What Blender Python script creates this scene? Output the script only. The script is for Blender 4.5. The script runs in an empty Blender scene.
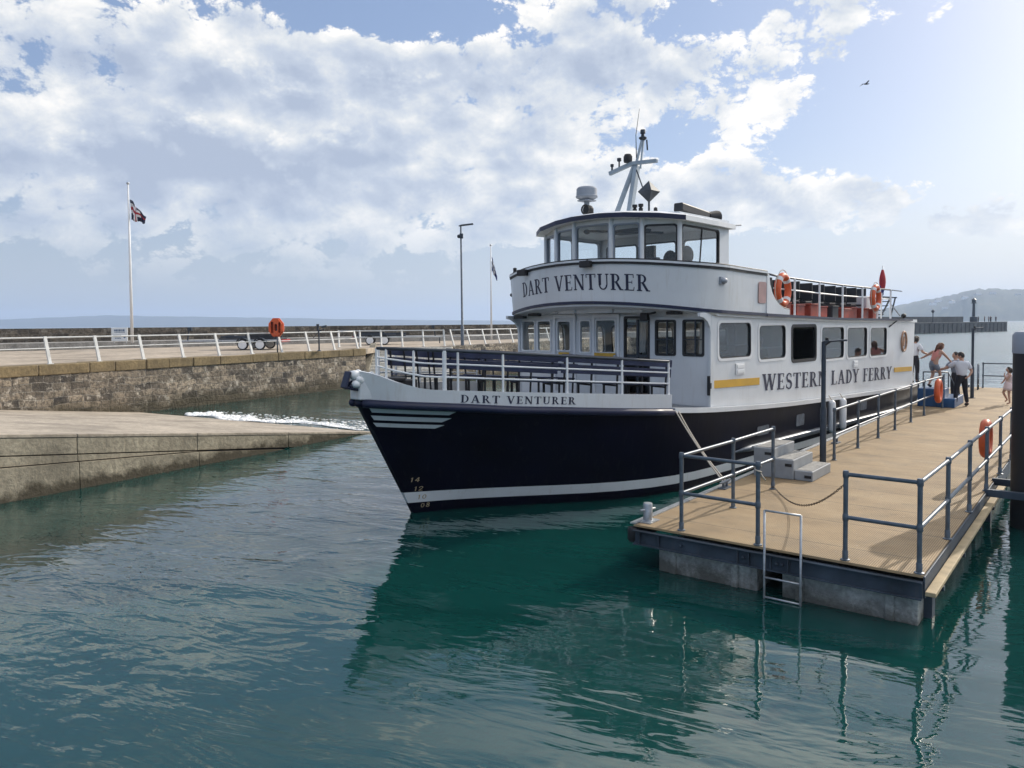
import bpy, bmesh, math, random
from math import sin, cos, tan, atan, atan2, radians, pi, sqrt, asin
from mathutils import Vector, Matrix
from mathutils.geometry import tessellate_polygon
random.seed(11)
SC = bpy.context.scene
COL = SC.collection
V = Vector

# ------------------------------------------------------------------ camera
FPX, PITCH, ROLL, CAMH, CX, CY = 760.0, atan(.04), radians(.45), 3.5, 512.0, 353.6
_F = V((0, cos(PITCH), -sin(PITCH))); _R0 = V((1, 0, 0)); _U0 = V((0, sin(PITCH), cos(PITCH)))
_R = cos(ROLL) * _R0 - sin(ROLL) * _U0; _U = sin(ROLL) * _R0 + cos(ROLL) * _U0
CAM = V((0, 0, CAMH))
def ray(x, y): return _F + _R * ((x - CX) / FPX) - _U * ((y - CY) / FPX)
def atz(x, y, z):
    d = ray(x, y); return CAM + d * ((z - CAMH) / d.z)
def atd(x, y, D):
    d = ray(x, y); return CAM + d * (D / d.y)
cam_data = bpy.data.cameras.new('camera'); cam = bpy.data.objects.new('camera', cam_data); COL.objects.link(cam)
cam.matrix_world = Matrix(((_R.x, _U.x, -_F.x, 0), (_R.y, _U.y, -_F.y, 0), (_R.z, _U.z, -_F.z, CAMH), (0, 0, 0, 1)))
cam_data.sensor_width = 36; cam_data.lens = FPX / 1024 * 36
cam_data.shift_y = (CY - 384) / 1024
cam_data.clip_start = .1; cam_data.clip_end = 30000
SC.camera = cam

# ------------------------------------------------------------------ nodes / materials
def nn(nt, typ, **kw):
    n = nt.nodes.new(typ)
    for k, v in kw.items():
        if k.startswith('i_'): n.inputs[k[2:].replace('_', ' ')].default_value = v
        elif k.startswith('n') and k[1:].isdigit(): n.inputs[int(k[1:])].default_value = v
        else: setattr(n, k, v)
    return n
def lk(nt, a, b): nt.links.new(a, b)
def rgb(c): return (c[0], c[1], c[2], 1)
def ramp(nt, fac, stops):
    r = nn(nt, 'ShaderNodeValToRGB'); e = r.color_ramp.elements
    while len(e) < len(stops): e.new(.5)
    for k, (p, c) in enumerate(stops):
        e[k].position = p; e[k].color = rgb(c) if len(c) == 3 else c
    lk(nt, fac, r.inputs[0]); return r.outputs[0]
def mixc(nt, fac, a, b, mode='MIX'):
    m = nn(nt, 'ShaderNodeMix', data_type='RGBA', blend_type=mode)
    for s, v in ((0, fac), (6, a), (7, b)):
        if hasattr(v, 'is_linked'): lk(nt, v, m.inputs[s])
        else: m.inputs[s].default_value = v if s == 0 else rgb(v)
    return m.outputs[2]
def mth(nt, op, a, b=None, c=None, clamp=False):
    m = nn(nt, 'ShaderNodeMath', operation=op, use_clamp=clamp)
    for s, v in enumerate((a, b, c)):
        if v is None: continue
        if hasattr(v, 'is_linked'): lk(nt, v, m.inputs[s])
        else: m.inputs[s].default_value = v
    return m.outputs[0]
def newmat(name):
    m = bpy.data.materials.new(name); m.use_nodes = True; nt = m.node_tree
    b = nt.nodes['Principled BSDF']; return m, nt, b
def coords(nt, scale=(1, 1, 1), kind='Object', loc=(0, 0, 0)):
    t = nn(nt, 'ShaderNodeTexCoord'); mp = nn(nt, 'ShaderNodeMapping')
    mp.inputs['Scale'].default_value = scale; mp.inputs['Location'].default_value = loc
    lk(nt, t.outputs[kind], mp.inputs[0]); return mp.outputs[0]
def noise(nt, vec, scale, detail=5, rough=.55, dist=0):
    n = nn(nt, 'ShaderNodeTexNoise', i_Scale=scale, i_Detail=detail, i_Roughness=rough, i_Distortion=dist)
    lk(nt, vec, n.inputs['Vector']); return n.outputs[0]
def bump(nt, bsdf, h, strength=.3, dist=.02):
    b = nn(nt, 'ShaderNodeBump', i_Strength=strength, i_Distance=dist)
    lk(nt, h, b.inputs['Height']); lk(nt, b.outputs[0], bsdf.inputs['Normal']); return b
def paint(name, col, rough=.4, metal=0, var=.15, scale=3, streak=0, streakcol=(.3, .24, .16), bmp=.05, coat=0, bscale=20, bdist=.01):
    """weathered paint / metal / fabric: colour variation, faint streaks of dirt, uneven gloss"""
    m, nt, b = newmat(name); c = coords(nt)
    n1 = noise(nt, c, scale, 6)
    lo = tuple(x * (1 - var) for x in col); hi = tuple(min(1, x * (1 + var)) for x in col)
    colr = ramp(nt, n1, [(.3, lo), (.7, hi)])
    if streak:
        c2 = coords(nt, (5, 5, .5)); n2 = noise(nt, c2, 2.2, 6, .65)
        f = ramp(nt, n2, [(.55, (0, 0, 0)), (.8, (streak,) * 3)])
        colr = mixc(nt, f, colr, streakcol)
    lk(nt, colr, b.inputs['Base Color'])
    n3 = noise(nt, c, bscale, 4)
    r = nn(nt, 'ShaderNodeMapRange', n3=max(.02, rough - .08), n4=min(1, rough + .12)); lk(nt, n1, r.inputs[0]); lk(nt, r.outputs[0], b.inputs['Roughness'])
    b.inputs['Metallic'].default_value = metal
    if coat: b.inputs['Coat Weight'].default_value = coat; b.inputs['Coat Roughness'].default_value = .08
    if bmp: bump(nt, b, n3, bmp, bdist)
    return m
M = {}
M['white'] = paint('white_paint', (.66, .68, .70), .30, var=.07, scale=1.0, streak=.38, streakcol=(.42, .37, .30), bmp=.30, coat=.3, bscale=1.6, bdist=.03)
M['white_clean'] = paint('white_rail_paint', (.78, .79, .80), .35, var=.05)
M['navy'] = paint('navy_hull_paint', (.002, .0025, .010), .40, var=.4, scale=1.0, streak=.45, streakcol=(.028, .028, .030), bmp=.14, bscale=1.5, bdist=.04)
M['navy'].node_tree.nodes['Principled BSDF'].inputs['Specular IOR Level'].default_value = .10
M['navy_trim'] = paint('navy_trim_paint', (.007, .010, .040), .42, var=.25)
M['navy_letter'] = paint('navy_letter_paint', (.010, .012, .042), .45, var=.2)
M['yellow'] = paint('yellow_paint', (.62, .36, .035), .45, var=.1)
M['orange'] = paint('orange_plastic', (.62, .10, .025), .45, var=.15, scale=6)
M['redorange'] = paint('red_orange_locker', (.26, .035, .016), .5, var=.4, scale=4)
M['black'] = paint('black_rubber', (.012, .012, .014), .55, var=.3)
M['darkmetal'] = paint('dark_painted_steel', (.035, .045, .06), .42, metal=.3, var=.3, scale=8)
M['railwhite'] = paint('weathered_white_rail_paint', (.56, .57, .56), .45, var=.15, scale=4, streak=.35, streakcol=(.30, .24, .18))
M['galv'] = paint('galvanised_steel', (.42, .44, .46), .42, metal=.75, var=.25, scale=12)
M['galv_dark'] = paint('weathered_galvanised_steel', (.14, .16, .19), .5, metal=.5, var=.35, scale=7, streak=.3, streakcol=(.12, .10, .08))
M['railpaint'] = paint('blue_grey_rail_paint', (.11, .135, .165), .36, metal=.35, var=.25, scale=8)
M['fascia'] = paint('blue_grey_steel_channel', (.05, .068, .092), .55, metal=.3, var=.45, scale=2.5, streak=.45, streakcol=(.11, .10, .09), bmp=.2)
M['seatblue'] = paint('navy_bench_board', (.016, .022, .060), .45, var=.3, scale=5)
M['seatblack'] = paint('black_seat_plastic', (.02, .022, .026), .5, var=.3)
M['greydeck'] = paint('grey_deck_paint', (.23, .24, .25), .7, var=.2, scale=3, streak=.2)
M['greystep'] = paint('grey_moulded_plastic', (.27, .285, .30), .6, var=.15, scale=4, bmp=.15)
M['bluesteel'] = paint('bright_blue_steel', (.012, .07, .19), .4, var=.25)
M['mastgrey'] = paint('grey_mast_paint', (.30, .36, .42), .4, var=.12)
M['radome'] = paint('pale_grey_plastic', (.27, .30, .35), .45, var=.08)
M['rope'] = paint('pale_rope', (.50, .45, .38), .9, var=.2, scale=30, bmp=.6)
M['chain'] = paint('rusty_chain', (.10, .075, .055), .6, metal=.4, var=.4, scale=20)
M['interior'] = paint('cream_interior_panel', (.52, .50, .45), .6, var=.1)
M['varnish'] = paint('brown_interior_wood', (.16, .09, .05), .5, var=.3)
M['red'] = paint('red_cloth', (.35, .02, .03), .8, var=.2)
M['bluecloth'] = paint('blue_cloth', (.02, .03, .16), .8, var=.2)
M['whitecloth'] = paint('white_cloth', (.70, .70, .72), .8, var=.1)
M['skin'] = paint('skin', (.48, .28, .20), .55, var=.1)
M['hair_dark'] = paint('dark_hair', (.025, .017, .012), .6, var=.4, scale=30)
M['hair_red'] = paint('auburn_hair', (.12, .045, .02), .55, var=.4, scale=30)
M['shirt_white'] = paint('white_shirt', (.62, .63, .68), .85, var=.06)
M['trouser'] = paint('black_trousers', (.012, .012, .018), .85, var=.3)
M['pink'] = paint('pink_top', (.66, .26, .22), .85, var=.1)
M['shorts'] = paint('grey_shorts', (.20, .23, .28), .85, var=.15)
M['palepink'] = paint('pale_pink_dress', (.78, .62, .60), .85, var=.1)
M['shoe'] = paint('black_shoe', (.015, .014, .014), .5)
M['signwhite'] = paint('white_sign_board', (.72, .76, .78), .5, var=.05)
M['signblue'] = paint('blue_sign_print', (.06, .12, .22), .5)
M['oval'] = paint('bronze_emblem_paint', (.42, .24, .15), .5, var=.35, scale=12)
M['feather'] = paint('grey_feathers', (.10, .10, .11), .8)
M['plank'] = paint('tan_timber', (.42, .33, .20), .7, var=.25, scale=4, bmp=.3)

def glass(name, tint, rough=.02, f0=1.5):
    m, nt, b = newmat(name); nt.nodes.remove(b)
    o = nt.nodes['Material Output']
    t = nn(nt, 'ShaderNodeBsdfTransparent'); t.inputs[0].default_value = rgb(tint)
    g = nn(nt, 'ShaderNodeBsdfGlossy', i_Roughness=rough); g.inputs[0].default_value = (1, 1, 1, 1)
    lw = nn(nt, 'ShaderNodeLayerWeight', i_Blend=.5); F0 = ((f0 - 1) / (f0 + 1)) ** 2
    f = mth(nt, 'MULTIPLY_ADD', mth(nt, 'POWER', lw.outputs['Facing'], 5), 1 - F0, F0)
    n = noise(nt, coords(nt), 1.6, 2); bp = nn(nt, 'ShaderNodeBump', i_Strength=.06, i_Distance=.05); lk(nt, n, bp.inputs['Height']); lk(nt, bp.outputs[0], g.inputs['Normal'])
    x = nn(nt, 'ShaderNodeMixShader'); lk(nt, f, x.inputs[0]); lk(nt, t.outputs[0], x.inputs[1]); lk(nt, g.outputs[0], x.inputs[2])
    lk(nt, x.outputs[0], o.inputs[0]); return m
M['glass'] = glass('clear_window_glass', (.95, .97, .98), .02, 1.4)
M['glass_dark'] = glass('tinted_window_glass', (.56, .60, .62), .03, 1.8)

def concrete(name, col, alga=None, lvl=(.0, .5), scale=1.2):
    m, nt, b = newmat(name); c = coords(nt)
    n1 = noise(nt, c, scale, 8, .62); n2 = noise(nt, c, scale * 9, 6, .6)
    a = ramp(nt, n1, [(.30, tuple(x * .5 for x in col)), (.47, col), (.70, tuple(min(1, x * 1.4) for x in col))])
    a = mixc(nt, ramp(nt, n2, [(.35, (.55,) * 3), (.60, (0, 0, 0))]), a, tuple(x * .5 for x in col))
    stv = noise(nt, coords(nt, (1.6, 1.6, .12)), 2.4, 6, .65)
    a = mixc(nt, ramp(nt, stv, [(.52, (0, 0, 0)), (.68, (.6,) * 3)]), a, tuple(x * .6 for x in col))
    if alga:
        sp = nn(nt, 'ShaderNodeSeparateXYZ'); lk(nt, c, sp.inputs[0])
        z = mth(nt, 'ADD', sp.outputs[2], mth(nt, 'MULTIPLY', mth(nt, 'SUBTRACT', noise(nt, c, 1.7, 8, .7), .5), -.9))
        mr = nn(nt, 'ShaderNodeMapRange', n1=lvl[0], n2=lvl[1], n3=1, n4=0); lk(nt, z, mr.inputs[0])
        a = mixc(nt, mth(nt, 'MULTIPLY', mr.outputs[0], .93), a, alga)
    lk(nt, a, b.inputs['Base Color']); b.inputs['Roughness'].default_value = .85
    bump(nt, b, n2, .8, .03); return m
M['conc_slip'] = concrete('weathered_pale_concrete', (.34, .30, .225), (.045, .036, .020), (.12, .34))
M['conc_top'] = concrete('worn_slipway_concrete', (.40, .345, .275), None, scale=.7)
M['conc_float'] = concrete('stained_float_concrete', (.52, .52, .49), (.09, .09, .075), (.02, .30), 2.2)
M['conc_pale'] = concrete('pale_painted_concrete', (.72, .68, .60), (.10, .085, .05), (-.1, .5))
M['conc_grey'] = concrete('grey_concrete', (.30, .29, .27))
M['quay_top'] = concrete('dusty_quay_paving', (.42, .35, .27), None, scale=.4)
M['pier'] = concrete('dark_pier_concrete', (.10, .105, .11), None, scale=.15)

def stone(name, dark=False):
    m, nt, b = newmat(name)
    uv = nn(nt, 'ShaderNodeUVMap'); c = uv.outputs[0]
    oc = coords(nt)
    wob = noise(nt, oc, 1.3, 3); wv = nn(nt, 'ShaderNodeVectorMath', operation='SCALE'); 
    ns = nn(nt, 'ShaderNodeTexNoise', i_Scale=.9, i_Detail=3); lk(nt, oc, ns.inputs['Vector']); lk(nt, ns.outputs[1], wv.inputs[0]); wv.inputs['Scale'].default_value = .35
    ad = nn(nt, 'ShaderNodeVectorMath', operation='ADD'); lk(nt, c, ad.inputs[0]); lk(nt, wv.outputs[0], ad.inputs[1])
    br = nn(nt, 'ShaderNodeTexBrick', offset=.43, squash=.8, squash_frequency=3)
    for k, v in (('Scale', 1), ('Mortar Size', .018), ('Mortar Smooth', .4), ('Bias', -.1), ('Brick Width', .72), ('Row Height', .27)): br.inputs[k].default_value = v
    br.inputs['Color1'].default_value = rgb((.03, .028, .027)); br.inputs['Color2'].default_value = rgb((.46, .38, .28)); br.inputs['Mortar'].default_value = rgb((.36, .33, .28))
    lk(nt, ad.outputs[0], br.inputs['Vector'])
    n1 = noise(nt, oc, .8, 8, .65); n2 = noise(nt, oc, 7, 6, .7)
    col = mixc(nt, ramp(nt, n1, [(.45, (0, 0, 0)), (.66, (.7,) * 3)]), br.outputs[0], (.42, .34, .25))
    col = mixc(nt, ramp(nt, n2, [(.42, (.75,) * 3), (.56, (0, 0, 0))]), col, (.06, .052, .043))
    n4 = noise(nt, oc, 2.3, 6, .7)
    col = mixc(nt, ramp(nt, n4, [(.55, (0, 0, 0)), (.65, (.8,) * 3)]), col, (.60, .54, .45))
    if dark: col = mixc(nt, .55, col, (.06, .047, .033))
    sp = nn(nt, 'ShaderNodeSeparateXYZ'); lk(nt, oc, sp.inputs[0])
    z = mth(nt, 'ADD', sp.outputs[2], mth(nt, 'MULTIPLY', mth(nt, 'SUBTRACT', noise(nt, oc, .9, 6, .6), .5), 1.1))
    mr = nn(nt, 'ShaderNodeMapRange', n1=.25, n2=.75, n3=.85, n4=0); lk(nt, z, mr.inputs[0])
    if not dark: col = mixc(nt, mr.outputs[0], col, (.055, .045, .022))
    lk(nt, col, b.inputs['Base Color']); b.inputs['Roughness'].default_value = .9
    h = mth(nt, 'ADD', mth(nt, 'MULTIPLY', br.outputs[1], -1.0), mth(nt, 'MULTIPLY', n2, .9))
    bump(nt, b, h, 1.0, .10); return m
M['stone'] = stone('old_stone_blocks'); M['stone_dark'] = stone('dark_weathered_stone', True)
M['coping'] = concrete('mossy_coping_stone', (.22, .165, .085), None, 3.0)

def grating():
    m, nt, b = newmat('tan_moulded_grating'); c = coords(nt)
    sp = nn(nt, 'ShaderNodeSeparateXYZ'); lk(nt, c, sp.inputs[0])
    k = 2 * pi / .05
    h = mth(nt, 'MULTIPLY', mth(nt, 'SINE', mth(nt, 'MULTIPLY', sp.outputs[0], k)), mth(nt, 'SINE', mth(nt, 'MULTIPLY', sp.outputs[1], k)))
    hole = nn(nt, 'ShaderNodeMapRange', n1=.25, n2=.7, n3=0, n4=1); lk(nt, mth(nt, 'ABSOLUTE', h), hole.inputs[0])
    n1 = noise(nt, coords(nt, (1.0, .55, 1)), 1.3, 7, .65); n2 = noise(nt, c, 1.3, 6, .6)
    a = ramp(nt, n1, [(.28, (.29, .195, .10)), (.55, (.42, .295, .16)), (.75, (.50, .37, .215))])
    a = mixc(nt, ramp(nt, n2, [(.48, (0, 0, 0)), (.72, (.55,) * 3)]), a, (.21, .165, .11))
    n5 = noise(nt, c, 3.1, 7, .7)
    a = mixc(nt, ramp(nt, n5, [(.60, (0, 0, 0)), (.70, (.5,) * 3)]), a, (.15, .115, .075))
    n6 = noise(nt, c, 16, 3, .5)
    a = mixc(nt, ramp(nt, n6, [(.70, (0, 0, 0)), (.73, (.5,) * 3)]), a, (.60, .56, .50))
    # panel joints every 1.22 m along the pontoon
    fr = mth(nt, 'FRACT', mth(nt, 'DIVIDE', sp.outputs[0], 1.22))
    j = mth(nt, 'LESS_THAN', mth(nt, 'ABSOLUTE', mth(nt, 'SUBTRACT', fr, .5)), .008)
    a = mixc(nt, mth(nt, 'MULTIPLY', hole.outputs[0], .75), a, (.045, .035, .02))
    a = mixc(nt, mth(nt, 'MULTIPLY', j, .7), a, (.05, .04, .03))
    lk(nt, a, b.inputs['Base Color']); b.inputs['Roughness'].default_value = .75
    bump(nt, b, mth(nt, 'MULTIPLY', hole.outputs[0], -1), .35, .01); return m
M['grating'] = grating()

WB, WM, WF = .080, .031, .009
def water():
    m, nt, b = newmat('harbour_water')
    b.inputs['IOR'].default_value = 1.45; b.inputs['Specular IOR Level'].default_value = .9
    c0 = coords(nt)
    # slow teal variation of the water itself
    n0 = noise(nt, c0, .12, 3)
    lk(nt, ramp(nt, n0, [(.3, (.003, .034, .031)), (.7, (.005, .050, .045))]), b.inputs['Base Color'])
    b.subsurface_method = 'BURLEY'; b.inputs['Subsurface Weight'].default_value = 1; b.inputs['Subsurface Radius'].default_value = (.5, 1, 1); b.inputs['Subsurface Scale'].default_value = .5
    rot = nn(nt, 'ShaderNodeVectorRotate', rotation_type='Z_AXIS', i_Angle=radians(24)); lk(nt, c0, rot.inputs['Vector'])
    def wave(scale, sx, sy, det, rough, dist=.3):
        mp = nn(nt, 'ShaderNodeMapping'); mp.inputs['Scale'].default_value = (sx, sy, 1); lk(nt, rot.outputs[0], mp.inputs[0])
        return noise(nt, mp.outputs[0], scale, det, rough, dist)
    big = wave(.34, .5, 1.3, 1, .5, .6); mid = wave(1.3, .5, 1.35, 3, .55, .8); fine = wave(4.2, .45, 1.5, 2, .5, .8)
    # the harbour is calm in the lee of the ferry and pontoon, ruffled on the open left side and choppy outside
    sp = nn(nt, 'ShaderNodeSeparateXYZ'); lk(nt, c0, sp.inputs[0])
    ruff = nn(nt, 'ShaderNodeMapRange', interpolation_type='SMOOTHSTEP', n1=1.0, n2=-4.5, n3=.30, n4=1); lk(nt, mth(nt, 'MULTIPLY_ADD', sp.outputs[1], -.28, mth(nt, 'ADD', sp.outputs[0], 3.0)), ruff.inputs[0])
    patch = ramp(nt, noise(nt, coords(nt, (.16, .30, 1)), 1.0, 4, .6, .8), [(.40, (.25,) * 3), (.60, (1,) * 3)])
    amp = mth(nt, 'MULTIPLY', ruff.outputs[0], patch)
    outside = nn(nt, 'ShaderNodeMapRange', n1=34, n2=80, n3=0, n4=1); lk(nt, sp.outputs[1], outside.inputs[0])
    lk(nt, mth(nt, 'MULTIPLY_ADD', outside.outputs[0], .22, .02), b.inputs['Roughness'])
    h = mth(nt, 'ADD', mth(nt, 'MULTIPLY', big, WB), mth(nt, 'MULTIPLY', mid, mth(nt, 'MULTIPLY_ADD', amp, WM, WM * .30)))
    h = mth(nt, 'ADD', h, mth(nt, 'MULTIPLY', fine, mth(nt, 'MULTIPLY_ADD', amp, WF, WF * .10)))
    h = mth(nt, 'ADD', h, mth(nt, 'MULTIPLY', mid, mth(nt, 'MULTIPLY', outside.outputs[0], .10)))
    bp = nn(nt, 'ShaderNodeBump', i_Strength=1.0, i_Distance=1.0); lk(nt, h, bp.inputs['Height']); lk(nt, bp.outputs[0], b.inputs['Normal'])
    return m
M['water'] = water()

def hillmat():
    m, nt, b = newmat('wooded_hillside'); c = coords(nt)
    n = noise(nt, c, .012, 8, .7); n2 = noise(nt, c, .05, 6, .7)
    a = ramp(nt, n, [(.35, (.02, .032, .02)), (.55, (.045, .06, .03)), (.7, (.10, .10, .055))])
    a = mixc(nt, ramp(nt, n2, [(.62, (0, 0, 0)), (.7, (.5,) * 3)]), a, (.30, .27, .24))
    lk(nt, a, b.inputs['Base Color']); b.inputs['Roughness'].default_value = .95; return m
M['hill'] = hillmat()

# ------------------------------------------------------------------ mesh builder
class MB:
    def __init__(s, flip=False): s.v = []; s.f = []; s.m = []; s.uv = None; s.flip = flip; s.mi = 0
    def add(s, vs, fs, mat=None):
        o = len(s.v); s.v += [V(p) for p in vs]
        mat = s.mi if mat is None else mat
        for f in fs: s.f.append(tuple(o + i for i in f)); s.m.append(mat)
        return s
    def box(s, c, d, rz=0, mat=None, ax=None):
        x, y, z = d[0] / 2, d[1] / 2, d[2] / 2
        c = V(c); R = Matrix.Rotation(rz, 3, 'Z') if ax is None else ax
        vs = [c + R @ V((sx * x, sy * y, sz * z)) for sz in (-1, 1) for sx, sy in ((-1, -1), (1, -1), (1, 1), (-1, 1))]
        return s.add(vs, [(3, 2, 1, 0), (4, 5, 6, 7), (0, 1, 5, 4), (1, 2, 6, 5), (2, 3, 7, 6), (3, 0, 4, 7)], mat)
    def bar(s, p, q, w, h, up=(0, 0, 1), mat=None):
        p, q = V(p), V(q); d = (q - p); L = d.length; x = d.normalized(); up = V(up)
        if abs(x.dot(up)) > .99: up = V((1, 0, 0))
        y = up.cross(x).normalized(); z = x.cross(y)
        R = Matrix((x, y, z)).transposed()
        return s.box((p + q) / 2, (L, w, h), mat=mat, ax=R)
    def tube(s, pts, r, n=8, mat=None, closed=False, caps=True):
        pts = [V(p) for p in pts]; N = len(pts); rs = r if isinstance(r, (list, tuple)) else [r] * N
        rings = []; prev = None
        for i in range(N):
            if closed: t = pts[(i + 1) % N] - pts[i - 1]
            else: t = pts[min(i + 1, N - 1)] - pts[max(i - 1, 0)]
            t.normalize()
            if prev is None:
                a = V((0, 0, 1)) if abs(t.z) < .9 else V((1, 0, 0)); u = t.cross(a).normalized()
            else: u = (prev - t * prev.dot(t)).normalized()
            prev = u; w = t.cross(u)
            rings.append([pts[i] + (u * cos(2 * pi * k / n) + w * sin(2 * pi * k / n)) * rs[i] for k in range(n)])
        vs = [p for g in rings for p in g]; fs = []
        for i in range(N if closed else N - 1):
            j = (i + 1) % N
            for k in range(n): fs.append((i * n + k, i * n + (k + 1) % n, j * n + (k + 1) % n, j * n + k))
        if caps and not closed: fs.append(tuple(range(n))[::-1]); fs.append(tuple((N - 1) * n + k for k in range(n)))
        return s.add(vs, fs, mat)
    def lathe(s, c, prof, n=20, mat=None, ax=(0, 0, 1)):
        c = V(c); z = V(ax).normalized(); a = V((1, 0, 0)) if abs(z.x) < .9 else V((0, 1, 0)); x = z.cross(a).normalized(); y = z.cross(x)
        vs = [c + z * h + (x * cos(2 * pi * k / n) + y * sin(2 * pi * k / n)) * max(r, 1e-4) for r, h in prof for k in range(n)]
        fs = [(i * n + k, i * n + (k + 1) % n, (i + 1) * n + (k + 1) % n, (i + 1) * n + k) for i in range(len(prof) - 1) for k in range(n)]
        fs += [tuple(range(n))[::-1], tuple((len(prof) - 1) * n + k for k in range(n))]
        return s.add(vs, fs, mat)
    def ell(s, c, r, nu=16, nv=10, mat=None, R=None):
        c = V(c); vs = []; fs = []
        for i in range(nv + 1):
            t = pi * i / nv
            for k in range(nu):
                p = V((r[0] * sin(t) * cos(2 * pi * k / nu), r[1] * sin(t) * sin(2 * pi * k / nu), r[2] * cos(t)))
                vs.append(c + (R @ p if R else p))
        for i in range(nv):
            for k in range(nu): fs.append((i * nu + k, (i + 1) * nu + k, (i + 1) * nu + (k + 1) % nu, i * nu + (k + 1) % nu))
        return s.add(vs, fs, mat)
    def torus(s, c, R, r, ax, n=28, m=10, sx=1, mat=None, sy=1):
        c = V(c); z = V(ax).normalized(); a = V((0, 0, 1)) if abs(z.z) < .9 else V((1, 0, 0)); x = z.cross(a).normalized(); y = z.cross(x)
        return s.tube([c + x * R * sx * cos(2 * pi * k / n) + y * R * sy * sin(2 * pi * k / n) for k in range(n)], r, m, mat, closed=True)
    def grid(s, rows, mat=None, closed=False):
        n = len(rows[0]); vs = [p for r in rows for p in r]; fs = []
        for i in range(len(rows) - 1):
            for k in range(n if closed else n - 1):
                k2 = (k + 1) % n; fs.append((i * n + k, i * n + k2, (i + 1) * n + k2, (i + 1) * n + k))
        return s.add(vs, fs, mat)
    def panel(s, outer, holes, fn, t, mat=None):
        """flat or bent plate with holes; fn(u,v,w) gives the point, w runs through the thickness"""
        loops = [outer] + list(holes)
        tri = tessellate_polygon([[V((u, v, 0)) for u, v in L] for L in loops])
        flat = [p for L in loops for p in L]; n = len(flat)
        vs = [fn(u, v, 0) for u, v in flat] + [fn(u, v, t) for u, v in flat]
        fs = [tuple(x) for x in tri] + [tuple(i + n for i in x[::-1]) for x in tri]
        o = 0
        for L in loops:
            k = len(L)
            for i in range(k): a, b = o + i, o + (i + 1) % k; fs.append((a, b, b + n, a + n))
            o += k
        return s.add(vs, fs, mat)
    def build(s, name, mats, parent=None, smooth=False, bev=0, recalc=True, auto=None):
        me = bpy.data.meshes.new(name)
        vs = [(p.x, -p.y, p.z) if s.flip else tuple(p) for p in s.v]
        me.from_pydata(vs, [], s.f); mats = mats if isinstance(mats, (list, tuple)) else [mats]
        for m in mats: me.materials.append(m)
        me.polygons.foreach_set('material_index', [min(i, len(mats) - 1) for i in s.m])
        if s.uv:
            L = me.uv_layers.new(name='UVMap')
            for lp in me.loops: L.data[lp.index].uv = s.uv[lp.vertex_index]
        if recalc:
            bm = bmesh.new(); bm.from_mesh(me); bmesh.ops.recalc_face_normals(bm, faces=bm.faces); bm.to_mesh(me); bm.free()
        if smooth:
            me.polygons.foreach_set('use_smooth', [True] * len(me.polygons))
            if auto is not None: me.set_sharp_from_angle(angle=radians(auto))
        me.update()
        o = bpy.data.objects.new(name, me); COL.objects.link(o)
        if parent: o.parent = parent
        if bev:
            b = o.modifiers.new('bevel', 'BEVEL'); b.width = bev; b.segments = 2; b.limit_method = 'ANGLE'; b.angle_limit = radians(50)
        return o
def tag(o, label=None, cat=None, group=None, kind=None):
    if label: o['label'] = label
    if cat: o['category'] = cat
    if group: o['group'] = group
    if kind: o['kind'] = kind
    return o
def empty(name, loc=(0, 0, 0), rz=0, label=None, cat=None, group=None):
    o = bpy.data.objects.new(name, None); COL.objects.link(o); o.location = loc; o.rotation_euler = (0, 0, rz); o.empty_display_size = .2
    return tag(o, label, cat, group)
def copy_tree(o, parent=None):
    c = o.copy(); COL.objects.link(c)
    if parent: c.parent = parent
    for ch in list(o.children): copy_tree(ch, c)
    return c
def rrect(u0, v0, u1, v1, r, n=4, skew=0):
    pts = []
    for cu, cv, a0 in ((u1 - r, v1 - r, 0), (u0 + r, v1 - r, 90), (u0 + r, v0 + r, 180), (u1 - r, v0 + r, 270)):
        for k in range(n + 1):
            a = radians(a0 + 90 * k / n); pts.append((cu + r * cos(a), cv + r * sin(a)))
    return [(u + skew * (v - v0), v) for u, v in pts]
def inset(loop, d):
    cu = sum(p[0] for p in loop) / len(loop); cv = sum(p[1] for p in loop) / len(loop)
    hu = max(abs(p[0] - cu) for p in loop); hv = max(abs(p[1] - cv) for p in loop)
    return [(cu + (u - cu) * (hu - d) / hu, cv + (v - cv) * (hv - d) / hv) for u, v in loop]
def lin(x, xs, ys):
    if x <= xs[0]: return ys[0]
    for i in range(len(xs) - 1):
        if x <= xs[i + 1]: t = (x - xs[i]) / (xs[i + 1] - xs[i]); return ys[i] + t * (ys[i + 1] - ys[i])
    return ys[-1]
def smo(x, xs, ys):
    """monotone-ish smooth interpolation (Catmull-Rom on uneven knots)"""
    if x <= xs[0]: return ys[0]
    if x >= xs[-1]: return ys[-1]
    n = len(xs); d = []
    for i in range(n):
        if i == 0: d.append((ys[1] - ys[0]) / (xs[1] - xs[0]))
        elif i == n - 1: d.append((ys[-1] - ys[-2]) / (xs[-1] - xs[-2]))
        else:
            a = (ys[i] - ys[i - 1]) / (xs[i] - xs[i - 1]); b = (ys[i + 1] - ys[i]) / (xs[i + 1] - xs[i])
            d.append(0 if a * b <= 0 else 2 * a * b / (a + b))
    for i in range(n - 1):
        if x <= xs[i + 1]:
            h = xs[i + 1] - xs[i]; t = (x - xs[i]) / h
            return (2*t**3-3*t*t+1)*ys[i] + (t**3-2*t*t+t)*h*d[i] + (-2*t**3+3*t*t)*ys[i+1] + (t**3-t*t)*h*d[i+1]

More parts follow.
